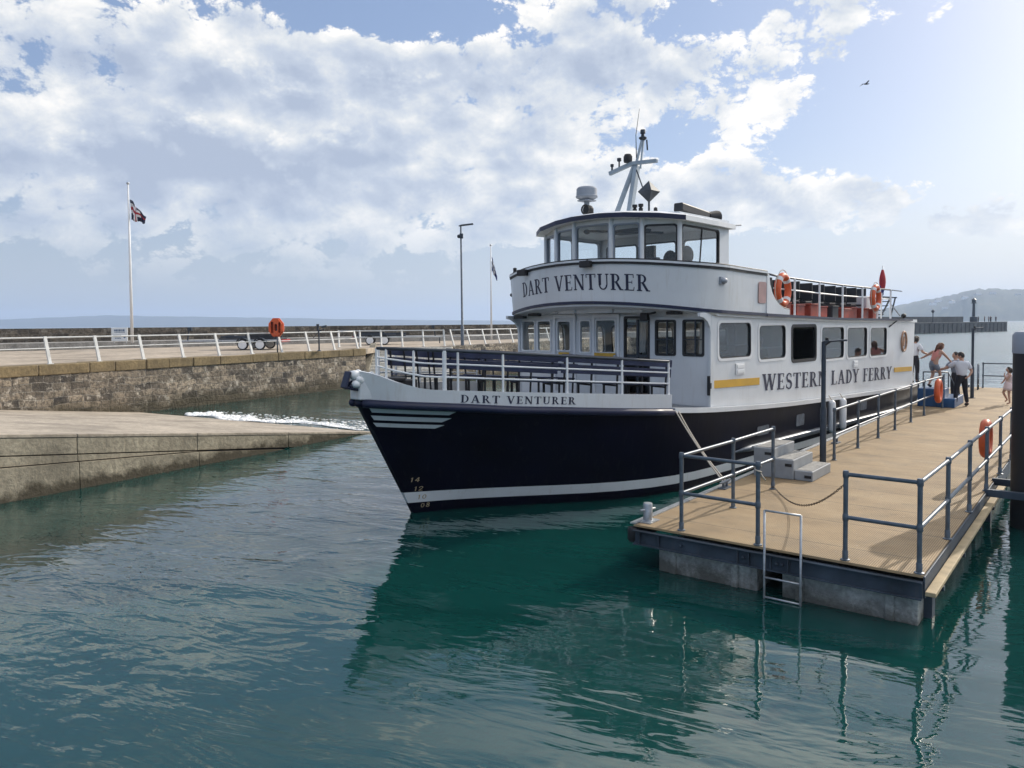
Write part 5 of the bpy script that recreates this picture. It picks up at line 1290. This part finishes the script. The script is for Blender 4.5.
mast = fb(); mast.lathe((.8, -.62, 7.36), [(.025, 0), (.025, .1), (.045, .11), (.045, .17)], 8); mast.lathe((.8, -.40, 7.42), [(.02, 0), (.02, .14), (.055, .16), (.055, .23)], 8); mast.lathe((1.22, .03, 8.10), [(.06, 0), (.10, .04), (.10, .07), (.05, .09), (.04, .16), (.07, .17), (.06, .26)], 10); mast.tube([(1.26, .12, 8.10), (1.26, .14, 7.84)], .022, 6); mast.build('light_fittings', M['darkmetal'], mo, smooth=True, auto=40)
mast = fb(); mast.tube([(.95, .02, 7.62), (1.0, -.03, 8.2), (1.04, .05, 8.85)], [.014, .010, .005], 6); mast.build('whip_aerial', M['darkmetal'], mo)
mast = fb(); mast.tube([(.84, .06, 7.38), (.4, .62, 6.62)], .018, 6); mast.build('stay', M['darkmetal'], mo)
mb = fb(); c = V((.4, .75, 6.62)); q = .24
vs = [c + V(x) * q for x in ((0, 0, 1.1), (0, 0, -1.1), (.8, .8, 0), (-.8, .8, 0), (-.8, -.8, 0), (.8, -.8, 0))]
mb.add(vs, [(0, 2, 3), (0, 3, 4), (0, 4, 5), (0, 5, 2), (1, 3, 2), (1, 4, 3), (1, 5, 4), (1, 2, 5)]); mb.tube([c + V((0, 0, -.65)), c + V((0, 0, -.2))], .025, 8); mb.build('radar_reflector', M['darkmetal'], ferry)
mb = fb(); 
for y in (.55, .72): mb.lathe((.1, y, 6.1), [(.05, 0), (.05, .10), (.03, .12), (.06, .14), (.06, .2)], 10)
mb.lathe((.3, 1.0, 6.1), [(.05, 0), (.04, .1), (0, .12)], 10); mb.build('horn', M['black'], ferry, smooth=True, auto=40)
mb = fb(); mb.bar((.55, 1.45, 6.20), (1.85, 1.45, 6.10), .24, .20); mb.build('rolled_canopy', M['seatblack'], ferry, bev=.03)
mb = fb(); mb.lathe((1.92, 1.45, 6.10), [(.13, 0), (.13, .1), (.17, .3), (.17, .34)], 14, ax=(1, .3, 0)); mb.build('loudspeaker', M['black'], ferry, smooth=True, auto=40)
mb = fb(); mb.tube([(2.1, 2.02, 5.84), (2.45, 2.08, 5.88)], .02, 6); mb.build('aerial_bracket', M['radome'], ferry)
for s, y, h in ((2.9, -.8, 6.0), (6.2, -2.3, 5.35)):
    mb = fb(); mb.tube([(s, y, 3.7), (s, y, h)], [.016, .006], 6); mb.build('whip_aerial', M['darkmetal'], ferry)

# upper deck: rails, seats, lockers
st_ = [3.92, 5.52, 7.2, 8.8, 10.1, 11.4]
for side in (1, -1):
    for s in st_:
        mb = fb(); mb.tube([V((s, side * 2.82, zu(s))), V((s, side * 2.82, zu(s) + .95))], .030 if side > 0 else .026, 8); mb.build('rail_stanchion', M['white_clean'], ferry, smooth=True, auto=50)
    for k, h in enumerate((.94, .64, .34)):
        a0 = 2.1 if k == 0 else 2.5 + .25 * k
        sl = [a0, 3.0, 3.92, 5.52, 7.2, 8.8, 10.1, 11.4]
        mb = fb(); mb.tube([V((s, side * 2.80, (zu(s) + h) if s > 2.6 or k else 4.66)) for s in sl], .020 if k else .026, 8); mb.build('deck_rail', M['white_clean' if k else 'darkmetal'], ferry, smooth=True)
for r_ in range(9):
    s = 3.4 + r_ * .86
    for y0, y1 in ((.55, 2.35), (-2.35, -.55)):
        z = zu(s); ym = (y0 + y1) / 2; w = y1 - y0
        mb = fb(); mb.box((s + .22, ym, z + .74), (.06, w, .46)); mb.box((s + .20, ym, z + .42), (.05, w, .10))
        for y in (y0 + .3, ym, y1 - .3): mb.bar((s + .2, y, z), (s + .22, y, z + .9), .03, .03)
        mb.build('seat_back', M['seatblack'], ferry, bev=.01)
        mb = fb(); mb.box((s - .02, ym, z + .43), (.42, w, .05)); mb.build('seat', M['seatblack'], ferry, bev=.01)
for k in range(9):
    s = 3.45 + k * .80; w_ = (.62, .5, .58, .66, .45, .6, .5, .62, .5)[k]; h_ = (.30, .26, .31, .27, .30, .24, .30, .28, .26)[k]
    mb = fb(); mb.box((s + .35, 2.45 + .05 * (k % 3), zu(s) + h_ / 2), (w_, .40, h_)); mb.box((s + .35, 2.45 + .05 * (k % 3), zu(s) + h_ + .02), (w_ + .04, .44, .045)); mb.build('lifejacket_locker', M['redorange' if k != 4 else 'seatblack'], ferry, bev=.02)
mb = fb(); mb.box((10.6, 2.1, zu(10.6) + .36), (1.0, .8, .72)); mb.build('deck_locker', M['whitecloth'], ferry, bev=.03)
mb = fb(); z = zu(12.6)
for y in (2.3, 1.2, 0, -1.2, -2.3):
    mb.bar((12.0, y, z), (13.1, y, z + .75), .04, .05); mb.bar((12.3, y, z + .75), (13.3, y, z + .75), .04, .04); mb.bar((13.1, y, z + .05), (13.6, y, z + .75), .04, .04)
for f in (.2, .4, .6, .8, 1.0): mb.bar((12.0 + 1.1 * f, 2.35, z + .75 * f), (12.0 + 1.1 * f, -2.35, z + .75 * f), .09, .03)
mb.bar((13.6, 2.35, z + .75), (13.6, -2.35, z + .75), .05, .04); mb.build('slatted_stern_bench', M['darkmetal'], ferry)
mb = fb(); mb.tube([(11.5, 2.5, zu(11.5)), (11.6, 2.5, zu(11.5) + 1.75)], .022, 8); es = mb.build('ensign_staff', M['white_clean'], ferry, smooth=True)
mb = fb(); rows = []
for i in range(9):
    t = i / 8; w = .05 + .10 * sin(pi * min(1, t * 1.1)); rows.append([V((11.6 + w * cos(2*pi*k/8 ) * 1.3, 2.5 + w * .6 * sin(2*pi*k/8), zu(11.5) + 1.62 - .85 * t)) for k in range(8)])
mb.grid(rows, closed=True); mb.m[-20:] = [1] * 20
mb.build('ensign', [M['red'], M['bluecloth']], es, smooth=True)
mb = fb(); mb.bar((10.2, 2.8, zu(11) + .95), (12.6, 2.8, zu(11) + .92), .03, .03); mb.bar((11.4, 2.8, zu(11) + .5), (12.6, 2.75, zu(11) + .1), .03, .03); mb.build('rail_stay', M['galv_dark'], ferry)
# stern: low bulwark, rails and open after deck
for side in (1, -1):
    mb = fb()
    for z in (.35, .65, .95): mb.tube([V((s, side * (bd(s) - .12), zs(s) + z)) for s in ((14.9, 15.2, 15.5) if side > 0 else (14.0, 14.7, 15.5))], .022, 8)
    for s in ((14.9, 15.5) if side > 0 else (14.0, 14.7, 15.5)): mb.tube([V((s, side * (bd(s) - .12), zs(s))), V((s, side * (bd(s) - .12), zs(s) + .97))], .026, 8)
    mb.build('stern_rail', M['white_clean'], ferry, smooth=True, auto=50)
mb = fb()
for z in (.35, .65, .95): mb.tube([V((15.5, y, zs(15.5) + z)) for y in (-2.4, 0, 2.4)], .022, 8)
mb.build('stern_rail', M['white_clean'], ferry, smooth=True)
mb = fb(); mb.box((13.9, 0, 2.3), (.08, 5.5, 2.2)); mb.build('stern_bulkhead', M['white'], ferry)
# lifebuoys hanging on the upper deck rail (own things)
lifebuoy(FW(3.1, 2.87, 4.27), NB, 'faded orange lifebuoy hanging on the ferry upper deck rail nearest the wheelhouse', .30, .085, 1.15)
lifebuoy(FW(9.72, 2.90, 4.20), NB, 'orange and white lifebuoy hanging on the ferry upper deck rail near the stern flag', .28, .08, 1.2)
# fenders
for k, s in enumerate((5.95, 6.75)):
    e = empty('fender', FW(s, 3.0, 1.0), 0, 'long white fender hung over the ferry side, ' + ('nearer the bow' if k == 0 else 'nearer the stern'), 'fender', 'white fenders between ferry and pontoon')
    mb = MB(); p = FW(s, 3.02, .42); mb.lathe(p, [(.03, 0), (.085, .05), (.095, .10), (.095, .80), (.085, .85), (.03, .9)], 16); wparent(mb.build('body', M['white_clean'], smooth=True, auto=60), e)
    mb = MB(); mb.tube([FW(s, 3.02, 1.3), FW(s, 2.93, 1.45)], .012, 6); wparent(mb.build('lanyard', M['rope'], smooth=True), e)
# mooring ropes from the gate to the pontoon cleat
for k, dy in enumerate((0, .10)):
    a = FW(-1.9 + dy, 2.88, 1.72); b = PW_(3.02 - .05 + dy, .10, ZD + .10); mb = MB(); pts = []
    for i in range(25):
        t = i / 24; p = a.lerp(b, t); p.z -= (.05 + .04 * k) * sin(pi * t); pts.append(p)
    mb.tube(pts, .014, 8)
    tag(mb.build('mooring_rope', M['rope'], smooth=True), 'tight pale mooring rope from ferry gate to pontoon cleat, ' + ('upper of the pair' if k == 0 else 'lower of the pair'), 'rope', 'mooring ropes')

# ------------------------------------------------------------------ blue boarding steps at the stern gangway
gb = PW_(19.3, .62); e = empty('boarding_ramp', gb, PAZ, 'bright blue boarding steps between the pontoon and the ferry stern', 'boarding steps')
mb = MB(flip=True); mb.box((0, 0, .30), (.9, .8, .60)); mb.build('platform', M['bluesteel'], e, bev=.02)
mb = MB(flip=True); mb.box((.45, .45, .15), (1.9, .5, .30)); mb.build('tread', M['bluesteel'], e, bev=.02)
mb = MB(flip=True)
for u in (-.42, .42): mb.tube([(u, .38, 0), (u, .38, 1.1)], .022, 8); mb.tube([(u, -.38, .58), (u, -.38, 1.1)], .022, 8)
mb.tube([(.42, -.38, 1.1), (.42, .38, 1.1)], .022, 8); mb.tube([(.42, .38, 1.1), (.9, .62, .32)], .018, 8)
mb.build('hand_rail', M['railpaint'], e, smooth=True)

# ------------------------------------------------------------------ far pier
def pier_pt(px, D): P = atd(px, 322, D); return V((P.x, P.y, 0))
pa, pb_ = V((55, 159, 0)), V((148.4, 227.8, 0)); d = (pb_ - pa).normalized(); n = V((d.y, -d.x, 0)); L = (pb_ - pa).length
e = empty('pier', pb_, 0, 'dark concrete harbour pier with a raised parapet reaching into the bay', 'pier')
mb = MB(); mb.bar(pa + V((0, 0, .85)) - n * 5, pb_ + V((0, 0, .85)) - n * 5, 10, 3.7)
k = 0
while k < L: mb.bar(pa + d * k - n * .08 + V((0, 0, -1)), pa + d * k - n * .08 + V((0, 0, 2.45)), .5, .35, up=d); k += 2.6
o = mb.build('deck_wall', M['pier']); wparent(o, e)
mb = MB(); mb.bar(pa - n * .2 + V((0, 0, 2.78)), pb_ - n * .2 + V((0, 0, 2.78)), .5, .16); wparent(mb.build('edge_kerb', M['conc_grey']), e)
mb = MB(); mb.bar(pa - n * 7.5 + V((0, 0, 3.3)), pa + d * (L - 13) - n * 7.5 + V((0, 0, 3.3)), 1.4, 2.2); wparent(mb.build('parapet', M['pier']), e)
tb = atd(974, 318, 0).copy() if False else pa + d * (L - 10.5) - n * 5
e = empty('light_tower', V((tb.x, tb.y, 2.7)), 0, 'slim dark light tower standing on the far pier', 'light tower')
mb = MB(); mb.lathe((tb.x, tb.y, 2.7), [(1.0, 0), (1.0, 1.6), (.42, 1.7), (.34, 5.6)], 14); wparent(mb.build('column', M['darkmetal'], smooth=True, auto=40), e)
mb = MB(); mb.lathe((tb.x, tb.y, 8.3), [(.8, 0), (.8, .15), (.55, .2), (.55, 1.0), (.7, 1.05), (.2, 1.5), (0, 1.55)], 14); wparent(mb.build('lantern', M['darkmetal'], smooth=True, auto=40), e)
tb = pa + d * (L - 33) - n * 6.3; e = empty('beacon_post', V((tb.x, tb.y, 2.7)), 0, 'small round-headed post on the far pier parapet left of the light tower', 'post')
mb = MB(); mb.tube([(tb.x, tb.y, 2.7), (tb.x, tb.y, 5.6)], .12, 8); wparent(mb.build('pole', M['darkmetal']), e)
mb = MB(); mb.lathe((tb.x, tb.y, 5.4), [(.1, 0), (.4, .3), (.4, .7), (.1, 1.0)], 10); wparent(mb.build('head', M['darkmetal'], smooth=True), e)

# ------------------------------------------------------------------ people
def skin_mesh(name, verts, edges, radii, root=0, lev=2):
    me = bpy.data.meshes.new(name); me.from_pydata(verts, edges, [])
    o = bpy.data.objects.new('tmp_skin', me); COL.objects.link(o)
    m = o.modifiers.new('skin', 'SKIN'); m.use_smooth_shade = True
    for i, r in enumerate(radii):
        sv = me.skin_vertices[0].data[i]; sv.radius = (r, r) if not isinstance(r, tuple) else r; sv.use_root = (i == root)
    s_ = o.modifiers.new('sub', 'SUBSURF'); s_.levels = lev; s_.render_levels = lev
    dg = bpy.context.evaluated_depsgraph_get(); dg.update()
    out = bpy.data.meshes.new_from_object(o.evaluated_get(dg)); out.name = name
    bpy.data.objects.remove(o); bpy.data.meshes.remove(me); return out
def figure(name_label, loc, rz, J, height, clothes, hair, hair_long=0, group=None, hands=True):
    """J: joint positions for a 1.75 m figure (x right, y forward, z up); clothes: list of (name, material, chain list, extra radius)"""
    k = height / 1.75
    e = empty('person', loc, rz, name_label, 'person', group)
    names = ['pelvis', 'waist', 'chest', 'neck', 'headb', 'headt', 'sl', 'el', 'wl', 'hl', 'sr', 'er', 'wr', 'hr', 'pl', 'kl', 'al', 'tl', 'pr', 'kr', 'ar', 'tr']
    rad = dict(pelvis=(.15, .11), waist=(.125, .09), chest=(.155, .105), neck=.055, headb=.075, headt=.08, sl=.062, el=.045, wl=.03, hl=.032, sr=.062, er=.045, wr=.03, hr=.032, pl=.09, kl=.058, al=.04, tl=.036, pr=.09, kr=.058, ar=.04, tr=.036)
    ed = [('pelvis', 'waist'), ('waist', 'chest'), ('chest', 'neck'), ('neck', 'headb'), ('headb', 'headt')]
    for s in 'lr': ed += [('chest', 's' + s), ('s' + s, 'e' + s), ('e' + s, 'w' + s), ('w' + s, 'h' + s), ('pelvis', 'p' + s), ('p' + s, 'k' + s), ('k' + s, 'a' + s), ('a' + s, 't' + s)]
    idx = {n_: i for i, n_ in enumerate(names)}
    P = {n_: V(J[n_]) * k for n_ in names}
    def R_(n_, x=0):
        r = rad[n_]; return tuple((q + x) * k for q in r) if isinstance(r, tuple) else (r + x) * k
    me = skin_mesh('body', [tuple(P[n_]) for n_ in names], [(idx[a], idx[b]) for a, b in ed], [R_(n_) for n_ in names])
    bm = bmesh.new(); bm.from_mesh(me)
    tmp = MB()
    hd = (P['headt'] - P['headb']).normalized(); hc = P['headb'].lerp(P['headt'], .55); fwd = V(J.get('face', (0, 1, 0))).normalized(); fwd = (fwd - hd * fwd.dot(hd)).normalized(); rt_ = fwd.cross(hd)
    HR = Matrix((rt_, fwd, hd)).transposed()
    tmp.ell(hc, (.078 * k, .098 * k, .122 * k), 16, 12, R=HR)
    tmp.ell(hc + HR @ V((0, .100, -.015)) * k, (.014 * k, .022 * k, .028 * k), 8, 6, R=HR)          # nose
    tmp.ell(hc + HR @ V((0, .088, -.065)) * k, (.026 * k, .010 * k, .008 * k), 8, 6, R=HR)          # mouth
    for sx in (-1, 1):
        tmp.ell(hc + HR @ V((sx * .079, -.005, -.01)) * k, (.012 * k, .022 * k, .034 * k), 8, 6, R=HR)   # ears
        tmp.ell(hc + HR @ V((sx * .032, .086, .012)) * k, (.014 * k, .010 * k, .009 * k), 8, 6, R=HR)    # eyes
    if hands:
        for s, sg in (('l', -1), ('r', 1)):
            w, h = P['w' + s], P['h' + s]; dd = (h - w).normalized(); sd = dd.cross(V((0, 0, 1)) if abs(dd.z) < .9 else V((0, 1, 0))).normalized(); up = sd.cross(dd)
            for q in range(4):
                L = (.070, .082, .078, .060)[q] * k; b0 = h + sd * (q - 1.5) * .019 * k
                tmp.tube([b0, b0 + dd * L * .5, b0 + dd * L * .85 - up * .02 * k], [.0095 * k, .0085 * k, .006 * k], 6)
            tmp.tube([h - dd * .03 * k - sd * .028 * k * sg, h + dd * .01 * k - sd * .058 * k * sg, h + dd * .04 * k - sd * .064 * k * sg], [.011 * k, .010 * k, .007 * k], 6)
    t2 = bpy.data.meshes.new('t'); t2.from_pydata([tuple(v) for v in tmp.v], [], tmp.f); bm.from_mesh(t2); bpy.data.meshes.remove(t2)
    for f in bm.faces: f.smooth = True
    bm.to_mesh(me); bm.free(); me.materials.clear(); me.materials.append(M['skin'])
    b = bpy.data.objects.new('body', me); COL.objects.link(b); b.parent = e
    for nm, mt, chain, x in clothes:
        use = []
        for a, c in chain:
            for q in (a, c):
                if q not in use: use.append(q)
        pos = []
        for q in use:
            if isinstance(q, str): pos.append((P[q], R_(q, x)))
            else: a, c, t = q; ra, rc_ = R_(a, x), R_(c, x); ra = ra if isinstance(ra, float) else ra[1]; rc_ = rc_ if isinstance(rc_, float) else rc_[1]; pos.append((P[a].lerp(P[c], t), ra + (rc_ - ra) * t))
        m2 = skin_mesh(nm, [tuple(p) for p, r in pos], [(use.index(a), use.index(c)) for a, c in chain], [r for p, r in pos])
        m2.materials.clear(); m2.materials.append(M[mt]); o = bpy.data.objects.new(nm, m2); COL.objects.link(o); o.parent = e
    hm_ = MB(); hm_.ell(hc + HR @ V((0, -.020, .022)) * k, (.090 * k, .100 * k, .118 * k), 16, 12, R=HR)
    if hair_long:
        hm_.tube([hc + HR @ V((0, -.07, .05)) * k, hc + HR @ V((0, -.10, -.08)) * k, hc + HR @ V((.02, -.09, -.10 - hair_long)) * k], [.085 * k, .085 * k, .045 * k], 10)
        for sx in (-1, 1): hm_.tube([hc + HR @ V((sx * .07, -.01, .05)) * k, hc + HR @ V((sx * .085, -.02, -.08)) * k, hc + HR @ V((sx * .07, .0, -.08 - hair_long * .8)) * k], [.035 * k, .04 * k, .02 * k], 8)
    hm_.build('hair', M[hair], e, smooth=True)
    return e
BASE = dict(pelvis=(0, 0, .95), waist=(0, 0, 1.12), chest=(0, 0, 1.34), neck=(0, .0, 1.48), headb=(0, .02, 1.57), headt=(0, .03, 1.67),
            sl=(-.19, 0, 1.39), el=(-.25, -.02, 1.11), wl=(-.26, .06, .87), hl=(-.26, .09, .80), sr=(.19, 0, 1.39), er=(.25, -.02, 1.11), wr=(.26, .06, .87), hr=(.26, .09, .80),
            pl=(-.10, 0, .86), kl=(-.12, .02, .49), al=(-.13, -.02, .09), tl=(-.14, .12, .04), pr=(.10, 0, .86), kr=(.12, .02, .49), ar=(.13, -.02, .09), tr=(.14, .12, .04))
SHIRT = [('pelvis', 'waist'), ('waist', 'chest'), ('chest', 'sl'), ('sl', ('sl', 'el', .75)), ('chest', 'sr'), ('sr', ('sr', 'er', .75)), ('chest', ('chest', 'neck', .6))]
TROU = [('pelvis', 'waist'), ('pelvis', 'pl'), ('pl', 'kl'), ('kl', ('kl', 'al', .95)), ('pelvis', 'pr'), ('pr', 'kr'), ('kr', ('kr', 'ar', .95))]
SHORT = [('pelvis', ('pelvis', 'waist', .5)), ('pelvis', 'pl'), ('pl', ('pl', 'kl', .7)), ('pelvis', 'pr'), ('pr', ('pr', 'kr', .7))]
SHOE = [(('kl', 'al', .93), 'al'), ('al', 'tl')]; SHOE2 = [(('kr', 'ar', .93), 'ar'), ('ar', 'tr')]
TOP = [(('pelvis', 'waist', .2), ('pelvis', 'waist', .5)), ('waist', 'chest'), ('chest', 'sl'), ('chest', 'sr'), ('chest', ('chest', 'neck', .4)), (('pelvis', 'waist', .5), 'waist')]
DRESS = [(('pelvis', 'pl', .9), 'pelvis'), ('pelvis', 'waist'), ('waist', 'chest'), ('chest', 'sl'), ('chest', 'sr'), ('pelvis', ('pr', 'kr', .35))]
# man in white shirt and black trousers, seen from behind, reaching out to the left
J = dict(BASE); J.update(al=(-.23, -.05, .09), tl=(-.26, .09, .04), kl=(-.17, .02, .49), ar=(.20, -.02, .09), tr=(.24, .12, .04), kr=(.15, .02, .49), sl=(-.20, .05, 1.40), el=(-.36, .24, 1.22), wl=(-.55, .42, 1.18), hl=(-.62, .48, 1.19), er=(.30, -.08, 1.13), wr=(.16, -.12, .98), hr=(.09, -.13, .95), headt=(-.02, .05, 1.67), face=(-.7, .7, -.1))
# feet stand a little apart
pm = atz(961, 406.5, ZD)
figure('man in white shirt and black trousers, seen from behind, on the pontoon', pm, radians(5), J, 1.80,
       [('shirt', 'shirt_white', SHIRT, .030), ('trousers', 'trouser', TROU, .016), ('shoe', 'shoe', SHOE, .022), ('shoe', 'shoe', SHOE2, .022)], 'hair_dark')
# second figure hidden behind him
J = dict(BASE); J.update(el=(-.33, .16, 1.17), wl=(-.48, .34, 1.08), hl=(-.54, .40, 1.06), face=(-1, .3, -.2))
ph = PW_(21.2, 1.0)
figure('dark-haired person mostly hidden behind the man in the white shirt', ph, radians(20), J, 1.74,
       [('shirt', 'shorts', SHIRT, .030), ('trousers', 'trouser', TROU, .016), ('shoe', 'shoe', SHOE, .022), ('shoe', 'shoe', SHOE2, .022)], 'hair_dark')
# woman stepping down off the ferry
pw = PW_(19.3, .62, ZD + .60)
J = dict(BASE); J.update(waist=(.02, .05, 1.11), chest=(.04, .12, 1.30), neck=(.05, .19, 1.42), headb=(.06, .24, 1.49), headt=(.07, .30, 1.58), face=(.1, .8, -.5), sl=(-.15, .12, 1.34), sr=(.22, .14, 1.34), er=(.30, .30, 1.15), wr=(.34, .44, .98), hr=(.35, .49, .93), el=(-.30, -.02, 1.20), wl=(-.42, -.12, 1.10), hl=(-.47, -.16, 1.08),
                         kr=(.12, .18, .55), ar=(.12, .16, .13), tr=(.12, .28, .05), kl=(-.10, .08, .50), al=(-.12, -.10, .10), tl=(-.12, .02, .04))
figure('woman in pink top and grey shorts stepping down from the ferry', pw, radians(-75), J, 1.58,
       [('top', 'pink', TOP, .040), ('shorts', 'shorts', SHORT, .02), ('shoe', 'shoe', SHOE, .020), ('shoe', 'shoe', SHOE2, .020)], 'hair_red', .22)
# person waiting on the after deck
pf = FW(15.0, 2.55, zs(15) + .01)
J = dict(BASE); J.update(headb=(0, .06, 1.55), headt=(0, .12, 1.64), face=(0, .8, -.6), er=(.28, .10, 1.14), wr=(.32, .32, 1.06), hr=(.33, .39, 1.05))
figure('person in pale shirt and dark trousers waiting on the ferry stern', pf, radians(-70), J, 1.74,
       [('shirt', 'shirt_white', SHIRT, .030), ('trousers', 'trouser', TROU, .014), ('shoe', 'shoe', SHOE, .020), ('shoe', 'shoe', SHOE2, .020)], 'hair_dark', .05)
# child
pc = atz(1008.5, 404.5, ZD)
J = dict(BASE); J.update(el=(-.24, .14, 1.14), wl=(-.13, .22, 1.38), hl=(-.10, .20, 1.46), er=(.23, .12, 1.13), wr=(.16, .22, 1.02), hr=(.12, .26, 1.0), kr=(.13, .20, .56), ar=(.13, .02, .20), tr=(.13, .13, .12), face=(-.3, 1, 0))
ch_ = figure('small dark-haired child in a pale pink dress with one hand raised to the face', pc, radians(70), J, 1.27, [('dress', 'palepink', DRESS, .045)], 'hair_dark', .06)
mb = MB(); kk = 1.27 / 1.75; mb.grid([[V((r_ * kk * (1 + .06 * cos(5 * a)) * cos(a), .02 + r_ * .8 * kk * (1 + .06 * cos(5 * a)) * sin(a), z_ * kk)) for a in [2 * pi * q / 20 for q in range(20)]] for r_, z_ in ((.13, 1.14), (.17, .98), (.21, .82), (.24, .66))], closed=True)
sk_ = mb.build('skirt', M['palepink'], ch_, smooth=True, recalc=False); sm_ = sk_.modifiers.new('cloth', 'SOLIDIFY'); sm_.thickness = .008
# passenger behind the open saloon window
pi_ = FW(4.6, 1.55, zs(4.6) - .02)
figure('dim figure of a passenger inside the ferry behind the open dark window', pi_, radians(200), dict(BASE), 1.70, [('shirt', 'trouser', SHIRT, .030), ('trousers', 'trouser', TROU, .016)], 'hair_dark')
# distant people on the pier
dist = None
for i, (px, off) in enumerate(((978, 4), (984.5, 3), (990.5, 4), (994.5, 5), (999.5, 3), (997, 4.5))):
    k = None
    # walk along the pier until the picture column is reached
    best = min(range(0, int(L * 4)), key=lambda q: abs(((lambda w: CX + FPX * ((w - CAM).dot(_R)) / ((w - CAM).dot(_F)))(pa + d * (q / 4) - n * off)) - px))
    P = pa + d * (best / 4) - n * off; P.z = 2.7
    if dist is None:
        dist = figure('tiny dark figure standing on the far pier near the light tower', P, .4, dict(BASE), 1.75, [('shirt', 'trouser', SHIRT, .030), ('trousers', 'trouser', TROU, .016)], 'hair_dark', group='people on the far pier', hands=False)
    else:
        c = copy_tree(dist); c.location = P; c.rotation_euler.z = i * 1.3
# gull
gp = atd(866, 84, 70); mb = MB()
mb.ell(gp, (.22, .07, .07), 10, 6); mb.add([gp + V((.08, 0, .03)), gp + V((-.08, 0, .03)), gp + V((-.10, .45, .14)), gp + V((.02, .48, .15)), gp + V((-.22, .85, .02)), gp + V((.08, -0, .03)), gp + V((-.08, 0, .03)), gp + V((-.02, -.45, .16)), gp + V((.10, -.45, .17)), gp + V((-.16, -.85, .06))], [(0, 1, 2, 3), (3, 2, 4), (5, 6, 7, 8), (8, 7, 9)])
mb.ell(gp + V((.24, 0, .02)), (.06, .045, .045), 8, 6); mb.add([gp + V((-.18, .03, 0)), gp + V((-.18, -.03, 0)), gp + V((-.36, -.07, 0)), gp + V((-.36, .07, 0))], [(0, 1, 2, 3)])
o = mb.build('gull', M['feather'], smooth=True, recalc=False); sm = o.modifiers.new('thick', 'SOLIDIFY'); sm.thickness = .012
tag(o, 'small dark gull gliding in the blue sky right of the ferry mast', 'bird')
